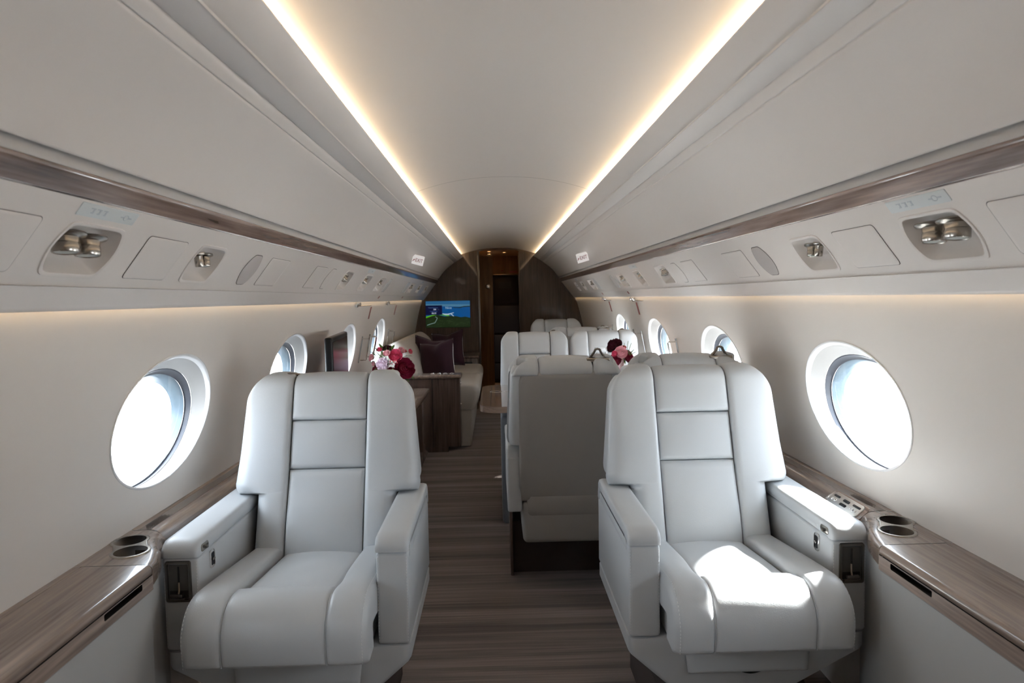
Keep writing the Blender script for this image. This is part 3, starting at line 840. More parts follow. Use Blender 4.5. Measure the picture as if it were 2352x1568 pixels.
for body, x, z, sz, c in (('Total Distance', -.185, .083, .021, (.05, .12, .30)), ('308', -.165, .061, .023, (.6, .68, .85)), ('km', -.118, .060, .015, (.10, .16, .28)), ('Total Time', -.180, .037, .021, (.04, .10, .30)), ('00:39', -.175, .013, .025, (.6, .68, .85)), ('Nice', .008, .078, .042, (.28, .42, .50))):
    t = text_bm(body, sz, ext=.0003); t.transform(Matrix.Translation((x, -.0098, z)) @ Matrix.Rotation(PI / 2, 4, 'X'))
    finish(t, 'screen_text', emat('text_' + body[:4], c, .7), sc)

# wall behind the camera
bm = B()
sheet(bm, [(-1.2, -.02), (1.2, -.02), (1.2, 2.12), (-1.2, 2.12)], [], lambda x, z: Vector((x, Y0, z)))
struct(bm, 'wall_front', M_panel, 'cream forward partition behind the viewer', 'wall', recalc=False)
bm = B(); rbox(bm, -1.25, 1.25, 10.64, 10.68, -.02, 2.2, 0)
struct(bm, 'wall_end', M_dark, 'dark wall behind the lockers', 'wall')

# ------------------------------------------------------------------ side ledges
def ledge(side, yend, label):
    root = thing('side_ledge', label, 'ledge', (side * 1.0, 1.0, .66))
    zt = .66
    path = [(1.000, yend), (1.000, 2.6), (1.000, 2.2), (1.000, 1.96), (.999, 1.93), (.992, 1.895), (.978, 1.86), (.958, 1.815), (.937, 1.765), (.921, 1.715), (.911, 1.675), (.9075, 1.6655)]
    rad = [.045] * 5 + [.040, .032, .026, .02, .016, .014, .013]
    # ---- fixed part: cup-holder end and narrow rail
    def nrm(pts, i):
        a = Vector(pts[max(0, i - 1)]); b = Vector(pts[min(len(pts) - 1, i + 1)])
        t = (b - a).normalized()
        nn = Vector((-t.y, t.x))
        if nn.x > 0: nn = -nn
        return nn    # points to the aisle
    wall = 1.0985
    topin = []; rows = []
    for i, (x, y) in enumerate(path):
        nn = nrm(path, i); r = rad[i]; row = []
        for k in range(9):
            t = k / 8 * PI / 2
            row.append(Vector((side * (x - nn.x * (r - r * math.sin(t))), y - nn.y * (r - r * math.sin(t)), zt - (r - r * math.cos(t)))))
        row.append(Vector((side * x, y, .606)))
        row.append(Vector((side * (x - nn.x * .006), y - nn.y * .006, .598)))
        row.append(Vector((side * (x - nn.x * .05), y - nn.y * .05, .598)))
        rows.append(row); topin.append((x - nn.x * r, y - nn.y * r))
    # split into rail (y > 1.925) and cup-holder piece
    hole = []
    cups = ((1.052, 1.838), (1.008, 1.757)); cr = .043
    def fig8(rg):
        P = []
        c1, c2 = Vector(cups[0]), Vector(cups[1])
        for c, o in ((c1, c2), (c2, c1)):
            away = math.atan2((c - o).y, (c - o).x)
            for k in range(19):
                a = away + math.radians(-122 + 244 * k / 18)
                P.append((c.x + rg * math.cos(a), c.y + rg * math.sin(a)))
        return P
    H8 = fig8(cr + .001)
    bm = B()
    ow = [q for q in topin[4:]]
    y_l = 1.6655
    outer = [(wall, 1.9275)] + [(wall, yy) for yy in (1.85, 1.75, y_l)] + [(topin[-1][0], y_l)] + ow[:-1][::-1]
    outer[-1] = (topin[4][0], 1.9275)
    sheet(bm, outer, [H8], lambda x, y: Vector((side * x, y, zt)))
    grid(bm, [[(v if j else v) for j, v in enumerate(r_)] for r_ in rows[4:]])
    finish(bm, 'cup_holder_end', M_ledge, root, world=True, recalc=False)
    bm = B()
    pr = [(wall, .660), (1.079, .660), (1.0785, .6585), (1.078, .660), (1.045, .660)] 
    rr_ = []
    for k in range(9):
        t = k / 8 * PI / 2
        rr_.append((1.0 + .045 - .045 * math.sin(t), .66 - (.045 - .045 * math.cos(t))))
    prof = pr + rr_ + [(1.0, .606), (1.006, .596), (1.06, .596)]
    grid(bm, [[Vector((side * x, y, z)) for x, z in prof] for y in frange(1.9305, yend, .5)])
    finish(bm, 'rail_section', M_ledge, root, world=True, recalc=False, ang=60)
    bm = B(); grid(bm, [[Vector((side * x, y, z)) for x, z in [(1.003, .60)] + [(1.003 + .043 - .043 * math.sin(t), .657 - .043 + .043 * math.cos(t)) for t in [PI / 2 - k * PI / 16 for k in range(9)]] + [(wall, .657)]] for y in (1.922, 1.936)])
    finish(bm, 'rail_joint', M_dark, root, world=True, recalc=False)
    # ---- cup holders
    bm = B()
    t1 = [Vector((side * x, y, zt + .0025)) for x, y in fig8(cr - .001)]
    t2 = [Vector((side * x, y, zt + .0030)) for x, y in fig8(cr + .001)]
    t3 = [Vector((side * x, y, zt + .0025)) for x, y in fig8(cr + .0045)]
    t4 = [Vector((side * x, y, zt - .001)) for x, y in fig8(cr + .005)]
    grid(bm, [t4, t3, t2, t1], cv=True)
    # bridge plate between the two bowls
    bridge = fig8(cr - .0008)
    sheet(bm, bridge, [[(c[0] + (cr - .003) * math.cos(2 * PI * k / 40), c[1] + (cr - .003) * math.sin(2 * PI * k / 40)) for k in range(40)] for c in cups], lambda x, y: Vector((side * x, y, zt + .0025)))
    plate = finish(bm, 'cup_holder_rim', M_metal, root, world=True, recalc=False)
    for c in cups:
        bm = B(); lathe(bm, [(cr - .003, .0026), (cr - .0045, .000), (cr - .005, -.01), (cr - .0055, -.075), (cr - .009, -.082), (.001, -.083)], 40, Matrix.Translation((side * c[0], c[1], zt)), cap=False)
        finish(bm, 'cup_well', M_well, plate, world=True, recalc=False)
    # ---- folding table lid
    x0 = .9075; r = .013
    lp = [(1.0765, zt), (x0 + r, zt)] + [(x0 + r - r * math.sin(k / 6 * PI / 2), zt - r + r * math.cos(k / 6 * PI / 2)) for k in range(1, 7)] + [(x0, .6375), (x0 + .004, .6365)]
    bm = B(); grid(bm, [[Vector((side * x, y, z)) for x, z in lp] for y in frange(Y0, 1.6625, .4)])
    grid(bm, [[Vector((side * x, 1.6625, z)) for x, z in lp], [Vector((side * x, 1.6625, z - .02 if i < 2 else min(z, .6365))) for i, (x, z) in enumerate(lp)]])
    finish(bm, 'table_lid', M_ledge, root, world=True, recalc=False)
    bm = B(); rbox(bm, *sorted((side * 1.0785, side * 1.0985)), Y0, 1.6655, .64, .66, .0008, 1)
    finish(bm, 'wall_strip', M_ledge, root, world=True)
    bm = B(); rbox(bm, *sorted((side * .915, side * 1.0985)), Y0, 1.66, .626, .636, 0)
    finish(bm, 'lid_well', M_dark, root, world=True)
    # ---- fascia with finger slot
    bm = B()
    sl = rrect(1.455, 1.615, .617, .6325, .004, 3)
    sheet(bm, [(Y0, .598), (1.50, .598), (1.6655, .598), (1.6655, .660), (1.664, .660), (1.664, .6345), (Y0, .6345)], [sl], lambda y, z: Vector((side * .9075, y, z)))
    grid(bm, [[Vector((side * x, y, z)) for x, z in ((.9075, .598), (.913, .592), (.95, .592))] for y in (Y0, 1.6655)])
    finish(bm, 'fascia', M_ledge, root, world=True, recalc=False)
    bm = B(); V = grid(bm, [[Vector((side * (.9075 + d), y, z)) for y, z in sl] for d in (0, .03)], cv=True); bm.faces.new(V[-1])
    finish(bm, 'finger_slot', M_dark, root, world=True, recalc=False)
    # ---- pale console side under the ledge
    bm = B()
    pth = [(x, y) for x, y in path[4:]] + [(.9075, 1.4), (.9075, 1.0), (.9075, 0.), (.9075, Y0)]
    rows = []
    for i, (x, y) in enumerate(pth):
        nn = nrm(pth, i)
        rows.append([Vector((side * (x - nn.x * .008), y - nn.y * .008, z)) for z in (.602, .5, .3, .1, 0)])
    rows.insert(0, [Vector((side * 1.09, 1.93, z)) for z in (.602, .5, .3, .1, 0)])
    grid(bm, rows)
    finish(bm, 'console_side', M_console, root, world=True, recalc=False)
    return root
LGL = ledge(-1, 2.98, 'glossy walnut ledge with two cup holders and table lid along the left wall')
LGR = ledge(1, 8.55, 'glossy walnut ledge with two cup holders, control plate and table lid along the right wall')
# printed instructions on the ledges
def print_block(side, parent, y0, y1, x0, x1, rows, seed, angle=0):
    rr = random.Random(seed); bm = B()
    for i in range(rows):
        x = x0 + (x1 - x0) * i / (rows - 1)
        a = y0 + rr.uniform(0, .02); b = y1 - rr.uniform(0, .02)
        y = a
        while y < b:
            w = rr.uniform(.004, .010)
            rbox(bm, *sorted((side * x, side * (x + .0013))), y, min(y + w, b), .6601, .6604, 0)
            y += w + .002
    finish(bm, 'printed_text', M_print, parent, world=True)
print_block(-1, LGL, 1.955, 2.075, 1.048, 1.076, 8, 4)
print_block(1, LGR, 1.975, 2.10, 1.056, 1.084, 8, 5)
# finger notch of the left rail
bm = B(); rbox(bm, -1.008, -.994, 2.17, 2.20, .598, .612, .003, 2); finish(bm, 'rail_notch', M_dark, LGL, world=True)
# passenger control plate on the right ledge
ang = math.radians(52)
Mc = Matrix.Translation((1.0135, 2.035, .6475)) @ Matrix.Rotation(-math.radians(40), 4, 'Y')
cp = thing('control_plate', 'silver passenger control plate with small icons on the right ledge', 'control panel', M=Mc)
bm = B(); prism(bm, rrect(-.023, .023, -.088, .088, .014), .005, Matrix.Translation((0, 0, -.001)), .002); finish(bm, 'plate', brushed('satin_silver', (.66, .64, .61), .35), cp)
bm = B(); prism(bm, rrect(-.029, .029, -.105, .105, .02), .0015, Matrix.Translation((0, 0, -.0015)), .0008); finish(bm, 'recess_rim', M_band, cp)
for q, y in enumerate((.012, -.012)):
    pass
for x, y0, y1 in ((.008, -.018, .018), (-.008, -.018, .018)):
    bm = B(); prism(bm, rrect(x - .0045, x + .0045, y0, y1, .0042), .0012, Matrix.Translation((0, 0, .004)), .0004); finish(bm, 'rocker_button', M_black, cp)
for y0, y1 in ((.040, .075), (-.078, -.036)):
    bm = B(); prism(bm, rrect(.006, .013, y0, y1, .003), .001, Matrix.Translation((0, 0, .004)), .0003)
    finish(bm, 'display_strip', M_black, cp)
    bm = B()
    for k in range(2 if y0 > 0 else 3):
        yy = y0 + (y1 - y0) * (k + .5) / (2 if y0 > 0 else 3)
        lathe(bm, [(.0015, 0), (.0048, .0002), (.0048, .001), (.0035, .0012), (.003, .0004)], 14, Matrix.Translation((-.006, yy, .004)), cap=False)
        rbox(bm, -.0075, -.0045, yy - .001, yy + .001, .004, .0053, 0)
    finish(bm, 'round_button', M_chrome, cp)

# ------------------------------------------------------------------ left credenza, end cabinet, monitor
cr_ = thing('low_credenza', 'low walnut credenza with latched doors along the left wall', 'cabinet', (-.85, 4.35, 0))
bm = B()
prism(bm, [(-1.058, .06), (-.622, .06), (-.622, .528), (-1.085, .528)], 2.72, Matrix(((1, 0, 0, 0), (0, 0, 1, 3.0), (0, 1, 0, 0), (0, 0, 0, 1))))
rbox(bm, -1.04, -.66, 3.02, 5.70, 0, .06, 0)
finish(bm, 'body', M_cab, cr_, world=True)
bm = B()
pr = [(-1.098, .555), (-.625, .555)] + [(-.625 + .013 * math.sin(t), .542 + .013 * math.cos(t)) for t in [k * PI / 8 for k in range(1, 9)]] + [(-1.098, .529)]
grid(bm, [[Vector((x, y, z)) for x, z in pr] for y in frange(2.98, 5.715, .3)])
V = None
finish(bm, 'worktop', M_ledge, cr_, world=True, recalc=False)
for a, b in ((3.02, 3.68), (3.70, 4.36), (4.38, 5.04), (5.06, 5.70)):
    bm = B(); rbox(bm, -.626, -.611, a, b, .07, .522, .003, 2); d = finish(bm, 'door', M_cab, cr_, world=True)
    for z in (.46, .12):
        bm = B(); yy = b - .06
        tube(bm, [(-.611, yy, z + .014), (-.598, yy, z + .012), (-.594, yy, z), (-.598, yy, z - .012), (-.611, yy, z - .014)], .004, 6)
        lathe(bm, [(.001, 0), (.009, .0005), (.008, .003), (.001, .004)], 12, Matrix.Translation((-.611, yy - .018, z)) @ Matrix.Rotation(PI / 2, 4, 'Y'))
        finish(bm, 'latch_handle', M_chrome, d, world=True)
ec = thing('end_cabinet', 'tall dark walnut end cabinet with rounded top slab beside the sofa', 'cabinet', (-.72, 5.83, 0))
bm = B()
prism(bm, [(-1.04, 0), (-.47, 0), (-.47, .045), (-.362, .045), (-.362, .625), (-1.085, .625)], .17, Matrix(((1, 0, 0, 0), (0, 0, 1, 5.75), (0, 1, 0, 0), (0, 0, 0, 1))), .004)
finish(bm, 'body', M_cab, ec, world=True)
bm = B(); rbox(bm, -1.092, -.348, 5.735, 5.935, .626, .658, .013, 4); finish(bm, 'top_slab', M_ledge, ec, world=True)
bm = B(); rbox(bm, -.598, -.594, 5.7455, 5.7500, .045, .624, 0); finish(bm, 'panel_joint', M_dark, ec, world=True)
bm = B()
for z in (.58, .40): lathe(bm, [(.001, 0), (.010, .0005), (.009, .008), (.001, .010)], 12, Matrix.Translation((-.361, 5.80, z)) @ Matrix.Rotation(PI / 2, 4, 'Y'))
finish(bm, 'side_latch', M_chrome, ec, world=True)
bm = B()
for k in range(4): lathe(bm, [(.012, 0), (.021, .0015), (.021, .004), (.014, .005), (.012, .001)], 18, Matrix.Translation((-.60 + .055 * k, 5.86, .658)), cap=False)
finish(bm, 'flush_pull', M_chrome, ec, world=True)

mt = thing('monitor', 'black flat monitor standing on the credenza in front of the left windows', 'monitor', (-.893, 3.63, .555), math.radians(5.8))
Mt = Matrix.Identity(4)
bm = B(); rbox(bm, -.016, .020, -.335, .335, .06, .568, .010, 4, Mt); finish(bm, 'housing', M_black, mt)
bm = B(); rbox(bm, .0195, .0215, -.308, .308, .085, .545, .001, 1, Mt); finish(bm, 'screen', M_screenoff, mt)
bm = B(); rbox(bm, -.05, .04, -.10, .10, 0, .012, .004, 2); rbox(bm, -.012, .010, -.04, .04, .008, .09, .004, 2); finish(bm, 'stand', M_black, mt)

# ------------------------------------------------------------------ sofa and cushions
so = thing('sofa', 'long beige leather sofa along the left wall near the rear bulkhead', 'sofa', (-.6, 6.95, 0))
ya, yb = 5.945, 7.90
def extr(prof, y0, y1, r=.02, ny=20, wob=0.0):
    """profile in (x, z) lofted along y, its ends drawn in to a soft edge"""
    bm = B(); c = sum((Vector(p) for p in prof), Vector((0, 0))) / len(prof); rows = []
    for j in range(ny + 1):
        t = j / ny; y = y0 + (y1 - y0) * (.5 - .5 * math.cos(PI * t))
        d = min(y - y0, y1 - y); k = 1.0
        sh = r - math.sqrt(max(0, r * r - (r - min(d, r)) ** 2))
        row = []
        for p in prof:
            q = Vector(p); v = (c - q); q2 = q + v.normalized() * min(sh, v.length * .9)
            row.append(Vector((q2.x, y + 0, q2.y)))
        rows.append(row)
    V = grid(bm, rows, cv=True); bm.faces.new(V[0]); bm.faces.new(V[-1])
    return bm
def rp(pts, rads): 
    """closed polygon with rounded corners"""
    out = []; N = len(pts)
    for i in range(N):
        p, a, b = Vector(pts[i]), Vector(pts[i - 1]), Vector(pts[(i + 1) % N]); r = rads[i] if isinstance(rads, (list, tuple)) else rads
        da, db = a - p, b - p; L = min(r, da.length * .48, db.length * .48)
        A_, B_ = p + da.normalized() * L, p + db.normalized() * L
        for k in range(7):
            t = k / 6; v = A_ * (1 - t) ** 2 + p * 2 * t * (1 - t) + B_ * t * t; out.append((v.x, v.y))
    return out
bm = extr(rp([(-1.02, .0), (-.285, 0), (-.265, .33), (-1.02, .33)], .015), ya + .01, yb - .01, .01); finish(bm, 'base', M_sofa, so, world=True)
for a, b in ((ya, (ya + yb) / 2 - .002), ((ya + yb) / 2 + .002, yb)):
    bm = extr(rp([(-.95, .31), (-.245, .31), (-.195, .46), (-.215, .545), (-.60, .555), (-.95, .52)], [.03, .04, .05, .09, .1, .05]), a, b, .045)
    finish(bm, 'seat_cushion', M_sofa, so, world=True, ang=80)
    bm = extr(rp([(-.99, .50), (-.72, .50), (-.735, .66), (-.80, .86), (-.90, .935), (-.975, .92), (-1.02, .75)], [.03, .05, .08, .09, .07, .05, .05]), a, b, .06)
    finish(bm, 'back_cushion', M_sofa, so, world=True, ang=80)
bm = extr(rp([(-1.085, .45), (-.97, .45), (-.95, .9), (-1.03, .9)], .02), ya, yb, .02); finish(bm, 'back_frame', M_sofa, so, world=True)
sb = thing('side_unit', 'small walnut side unit between the sofa and the bulkhead', 'cabinet', (-.6, 8.25, 0))
bm = B(); rbox(bm, -1.04, -.27, 7.96, 8.55, 0, .60, .006, 2); finish(bm, 'body', M_cab, sb, world=True)
bm = B(); rbox(bm, -1.05, -.25, 7.94, 8.57, .602, .63, .010, 3); finish(bm, 'top_slab', M_cab, sb, world=True)
bm = B(); rbox(bm, -.42, -.33, 7.953, 7.962, .50, .56, .004, 2); finish(bm, 'drawer_recess', M_dark, sb, world=True)

def pillow(loc, size, rot, label, m=M_maroon, trimm=M_white, thick=.085):
    M = Matrix.Translation(Vector(loc)) @ rot
    r = thing('throw_pillow', label, 'pillow', M=M, group='dark throw pillows on the sofa')
    n_ = 22; h = size / 2
    def P(u, v, sg):
        x = u * h * (1 - .10 * (1 - v * v)); z = v * h * (1 - .10 * (1 - u * u))
        th = thick * ((1 - u ** 4) * (1 - v ** 4)) ** .5
        th *= 1 - .45 * math.exp(-(u ** 2 * 12 + (v - .95) ** 2 * 5))
        z -= .10 * h * math.exp(-(u ** 2 * 7)) * max(0, v) ** 3
        return Vector((x, -sg * th, z))
    for sg, nme, mm in ((1, 'front_cover', m), (-1, 'back_cover', trimm)):
        bm = B()
        V = grid(bm, [[P(-1 + 2 * i / n_, -1 + 2 * j / n_, sg) for i in range(n_ + 1)] for j in range(n_ + 1)])
        finish(bm, nme, mm, r, ang=80, label='white reverse side' if sg < 0 else None)
    bm = B(); ed = []
    for k in range(n_): ed.append(P(-1 + 2 * k / n_, -1, 0))
    for k in range(n_): ed.append(P(1, -1 + 2 * k / n_, 0))
    for k in range(n_): ed.append(P(1 - 2 * k / n_, 1, 0))
    for k in range(n_): ed.append(P(-1, 1 - 2 * k / n_, 0))
    tube(bm, ed, .0045, 6, closed=True)
    finish(bm, 'edge_piping', m, r)
    return r
def E3(x, y, z): return Matrix.Rotation(math.radians(z), 4, 'Z') @ Matrix.Rotation(math.radians(x), 4, 'X') @ Matrix.Rotation(math.radians(y), 4, 'Y')
pillow((-.60, 6.36, .735), .36, E3(-12, -9, -26), 'nearest dark maroon pillow with white reverse side leaning on the sofa')
pillow((-.68, 6.62, .755), .35, E3(-10, 10, 15), 'dark maroon pillow half hidden behind the nearest pillow')
pillow((-.575, 7.42, .755), .39, E3(-10, -7, -24), 'farthest dark maroon pillow near the bulkhead')

# ------------------------------------------------------------------ conference table, glass, bouquets
tb = thing('conference_table', 'lacquered walnut conference table with grey underside between the paired seats', 'table', (.43, 4.04, 0))
bm = B(); prism(bm, rrect(-.145, .985, 3.60, 4.52, .11, 10), .034, Matrix.Translation((0, 0, .688)), .012); finish(bm, 'table_top', M_table, tb, world=True)
bm = B()
P1 = rrect(-.145, .985, 3.60, 4.36, .11, 10)
def ins(d, z): return [Vector((.42 + (x - .42) * (1 - d / .56), 3.98 + (y - 3.98) * (1 - d / .38), z)) for x, y in P1]
V = grid(bm, [ins(.10, .689), ins(.12, .668), ins(.19, .63)], cv=True); bm.faces.new(V[-1])
finish(bm, 'underside', M_console, tb, world=True)
bm = B(); rbox(bm, -.03, .30, 3.85, 4.20, 0, .63, .02, 3); finish(bm, 'pedestal', mat('blue_grey_pedestal', (.22, .24, .27), rough=.35), tb, world=True)
bm = B()
V = grid(bm, [[Vector((-.085, y, .7224)) for y in frange(3.64, 4.48, .1)], [Vector((-.083, y, .7224)) for y in frange(3.64, 4.48, .1)]]); finish(bm, 'leaf_joint', M_dark, tb, world=True, recalc=False)
for x in (-.055, .03):
    bm = B(); lathe(bm, [(.030, .0), (.034, .0012), (.037, .0012), (.038, -.001)], 28, Matrix.Translation((x, 4.2, .722)), cap=False)
    c_ = finish(bm, 'cup_ring', M_chrome, tb, world=True)
    bm = B(); lathe(bm, [(.030, .0008), (.030, .0004), (.001, .0003)], 28, Matrix.Translation((x, 4.2, .722)), cap=False)
    finish(bm, 'cup_well', M_black, c_, world=True)
gl = thing('tall_glass', 'clear tall drinking glass on the conference table', 'glass', (.565, 3.98, .7225))
bm = B(); lathe(bm, [(.001, .0), (.026, .0), (.029, .004), (.030, .02), (.037, .275), (.0355, .276), (.0285, .03), (.027, .014), (.001, .012)], 32, cap=False)
finish(bm, 'glass_body', M_glass, gl)

def petal(bm, c, ax, ang, rad, L, W, cup, tilt, wav=0):
    """one cupped petal standing around the axis"""
    rows = []
    for i in range(5):
        t = i / 4; row = []
        for j in range(5):
            s = (j / 4 - .5) * 2
            w = W * math.sin(PI * (.18 + .72 * t) ) ** .7 * (1 if t < 1 else .8)
            a = ang + s * w / max(rad * (.5 + t), .004) * .8
            r_ = rad * (.35 + .65 * math.sin(t * PI / 2)) + tilt * L * t * t
            z = L * t - abs(s) ** 2 * L * .10 - tilt * L * .35 * t * t + wav * math.sin(5 * s + ang * 3) * t
            row.append(c + ax @ Vector((r_ * math.cos(a), r_ * math.sin(a), z)))
        rows.append(row)
    grid(bm, rows)
def axis(d):
    z = Vector(d).normalized(); x = z.orthogonal().normalized(); y = z.cross(x)
    return Matrix((x, y, z)).transposed()
def bloom(parent, name, c, d, R, m, rings=5, label=None, seed=0):
    rr = random.Random(seed); bm = B(); ax = axis(d); c = Vector(c)
    for k in range(rings):
        f = (k + .6) / rings
        cnt_ = 3 + k * 2
        for q in range(cnt_):
            a = 2 * PI * q / cnt_ + k * 1.3 + rr.uniform(-.15, .15)
            petal(bm, c - ax @ Vector((0, 0, R * .55)), ax, a, R * f * .78, R * (1.25 - .45 * f) * rr.uniform(.92, 1.05), R * (.35 + .55 * f), .3, .05 + .30 * f * f, R * .05)
    lathe(bm, [(R * .02, -R * .62), (R * .35, -R * .5), (R * .62, -R * .2), (R * .55, R * .1), (R * .2, R * .3)], 12, Matrix.Translation(c) @ ax.to_4x4())
    o = finish(bm, name, m, parent, world=True, recalc=False, ang=60)
    if label: o['label'] = label
    return o
def pompom(parent, name, c, d, R, m, seed=0, label=None):
    rr = random.Random(seed); bm = B(); c = Vector(c); ax = axis(d)
    bmesh.ops.create_icosphere(bm, subdivisions=2, radius=R * .7, matrix=Matrix.Translation(c))
    for q in range(110):
        z = 1 - q / 70; z = max(z, -.7); a = q * 2.39996; s = math.sqrt(max(0, 1 - z * z))
        v = ax @ Vector((s * math.cos(a), s * math.sin(a), z)); u_ = v.orthogonal().normalized(); w = v.cross(u_)
        p = c + v * R * .65; t = c + v * R * rr.uniform(.95, 1.08); k = R * .16
        a1 = rr.uniform(0, 6)
        e = (u_ * math.cos(a1) + w * math.sin(a1)) * k; g = v.cross(e.normalized()) * k * .5
        vs = [bm.verts.new(x) for x in (p - e * .5, p + e * .5, t + e + g, t - e + g)]
        bm.faces.new(vs)
    o = finish(bm, name, m, parent, world=True, recalc=False)
    if label: o['label'] = label
def sprig(parent, name, a, b, m, rb, leaf=True, seed=0):
    a, b = Vector(a), Vector(b); bm = B(); mid = (a + b) / 2 + Vector((0, 0, .01))
    tube(bm, [a, mid, b], .0016, 5)
    st = finish(bm, 'stem', M_leaf, parent, world=True)
    bm = B(); d = (b - mid).normalized()
    lathe(bm, [(rb * .1, -rb * 1.0), (rb * .75, -rb * .5), (rb, 0), (rb * .8, rb * .7), (rb * .3, rb * 1.25), (rb * .05, rb * 1.3)], 12, Matrix.Translation(b) @ axis(d).to_4x4())
    finish(bm, name, m, st, world=True)
def leafblade(parent, c, d, L, W, up=Vector((0, 0, 1))):
    c = Vector(c); d = Vector(d).normalized(); s = d.cross(up).normalized(); nn = s.cross(d)
    rows = []
    for i in range(7):
        t = i / 6; w = W * math.sin(PI * min(.98, t + .02)) ** .8 * .5
        p = c + d * L * t - nn * L * .25 * t * t
        rows.append([p - s * w + nn * w * .25, p, p + s * w + nn * w * .25])
    bm = B(); grid(bm, rows); finish(bm, 'leaf', M_leaf, parent, world=True, recalc=False)

# large bouquet on the left credenza: positions in the plane facing the viewer (dx, dz) with a depth offset
bq = thing('flower_bouquet', 'full bouquet of crimson, pink and lilac flowers on the left credenza', 'flowers', (-.815, 5.0, .555))
bm = B(); lathe(bm, [(.001, 0), (.045, .0), (.050, .01), (.060, .10), (.052, .15), (.056, .165), (.052, .165), (.048, .15), (.001, .14)], 28, Matrix.Translation((-.815, 5.0, .556)), cap=False)
finish(bm, 'vase', M_crystal, bq, world=True)
bx, by = -.815, 5.0
def FP(u, v, dy=0):   # picture point -> place on the bouquet plane
    k = (by + dy) / 1568.
    return (-.05 + (u - 1137) * k, by + dy, 1.30 - (v - 684) * k)
G = lambda *a, **k: bloom(bq, *a, **k)
G('peony', FP(925, 842, -.03), (.5, -.8, .25), .082, M_crim, 6, label='large dark crimson peony', seed=1)
G('peony', FP(862, 848, .02), (-.7, -.6, .2), .058, M_crim, 5, label='crimson peony at the left side', seed=2)
G('ranunculus', FP(896, 852, -.03), (0, -.9, .3), .046, M_crim, 5, label='crimson ranunculus low in the middle', seed=3)
G('rose', FP(906, 812, -.02), (.1, -.8, .5), .053, M_pink, 6, label='bright hot pink rose', seed=4)
G('rose', FP(875, 853, -.07), (-.2, -.9, .1), .034, M_pink, 4, label='small hot pink rosebud at the bottom', seed=5)
G('rose', FP(886, 806, -.04), (-.1, -.8, .6), .029, M_pale, 4, label='small pale pink rose', seed=6)
G('carnation', FP(887, 796, .05), (0, -.5, .9), .042, M_deep, 5, label='very dark burgundy bloom at the top', seed=7)
G('rose', FP(870, 797, .0), (-.2, -.6, .8), .026, M_pink, 4, label='pink bud at the top left', seed=8)
G('rose', FP(851, 815, .0), (-.8, -.5, .3), .032, M_pale, 4, label='pale pink rose at the far left', seed=9)
G('rose', FP(855, 829, .0), (-.8, -.5, .0), .024, M_pale, 4, label='pale pink bud at the left', seed=10)
G('rose', FP(920, 800, .02), (.5, -.6, .6), .031, M_pale, 4, label='pale pink rose at the upper right', seed=11)
G('rose', FP(940, 803, .03), (.7, -.6, .4), .021, M_pink, 4, label='pink bud at the far right', seed=12)
G('rose', FP(929, 802, .04), (.6, -.6, .5), .015, M_coral, 3, label='small coral bud', seed=13)
pompom(bq, 'scabiosa', FP(876, 831, -.06), (-.1, -.9, .3), .047, M_lilac, 3, label='lilac and white scabiosa flower')
rr = random.Random(5)
for q in range(14):
    p = FP(rr.uniform(893, 910), rr.uniform(822, 832), -.05)
    bm = B(); bmesh.ops.create_icosphere(bm, subdivisions=1, radius=.0055, matrix=Matrix.Translation(p)); finish(bm, 'coral_berry', M_coral, bq, world=True)
for (u, v) in ((892, 849), (899, 845), (903, 850)):
    bm = B(); bmesh.ops.create_icosphere(bm, subdivisions=2, radius=.010, matrix=Matrix.Translation(FP(u, v, -.08))); finish(bm, 'seed_pod', M_bud, bq, world=True)
for i, (u, v, m_) in enumerate(((885, 788, M_bud), (861, 800, M_bud), (864, 806, M_bud), (876, 803, M_bud), (871, 812, M_white), (866, 814, M_bud), (876, 814, M_bud), (862, 821, M_pale), (868, 819, M_bud), (898, 797, M_bud), (932, 812, M_leaf), (915, 818, M_leaf), (880, 797, M_bud), (867, 808, M_bud), (873, 808, M_bud), (858, 806, M_pale), (882, 811, M_bud), (871, 818, M_pink), (893, 793, M_bud), (912, 800, M_bud), (863, 836, M_bud), (880, 820, M_bud))):
    sprig(bq, 'flower_bud', FP(888, 835, 0), FP(u, v, -.01), m_, .0105, seed=i)
for i, (u, v, du, dv) in enumerate(((868, 803, -.5, .9), (876, 798, -.2, 1), (866, 815, -.9, .3), (872, 822, -.6, -.3), (898, 800, .3, .9), (912, 826, .6, .2), (928, 806, .8, .3), (880, 808, .3, .6), (870, 838, -.7, -.2), (905, 842, .3, .3), (922, 860, .8, -.4), (915, 862, .6, -.8), (885, 862, -.4, -.8), (902, 825, .5, .5), (860, 812, -.5, .8), (880, 815, -.2, .9), (928, 815, .8, .3), (868, 825, -.8, .2), (935, 855, .9, -.6), (900, 862, .2, -1), (925, 822, .6, .5))):
    leafblade(bq, FP(u, v, .01), (du, -.4, dv), .06, .026)
# smaller bouquet on the conference table
b2 = thing('flower_bouquet', 'smaller bouquet of burgundy and pink roses in a crystal vase on the conference table', 'flowers', (.70, 4.05, .7225))
bm = B()
prof = [(.001, 0), (.030, 0), (.032, .01), (.022, .05), (.025, .12), (.031, .20), (.029, .202), (.001, .19)]
lathe(bm, prof, 16, Matrix.Translation((.685, 4.05, .723)), cap=False)
finish(bm, 'cut_crystal_vase', M_crystal, b2, world=True, ang=5)
by = 4.05
G = lambda *a, **k: bloom(b2, *a, **k)
G('rose', FP(1412, 797, .02), (-.3, -.6, .7), .046, M_deep, 6, label='dark burgundy rose at the top', seed=21)
G('rose', FP(1405, 803, .0), (-.6, -.6, .5), .036, M_deep, 5, label='dark burgundy rose behind', seed=22)
G('rose', FP(1426, 815, -.04), (.1, -.85, .4), .040, M_pale, 6, label='large pale pink rose', seed=23)
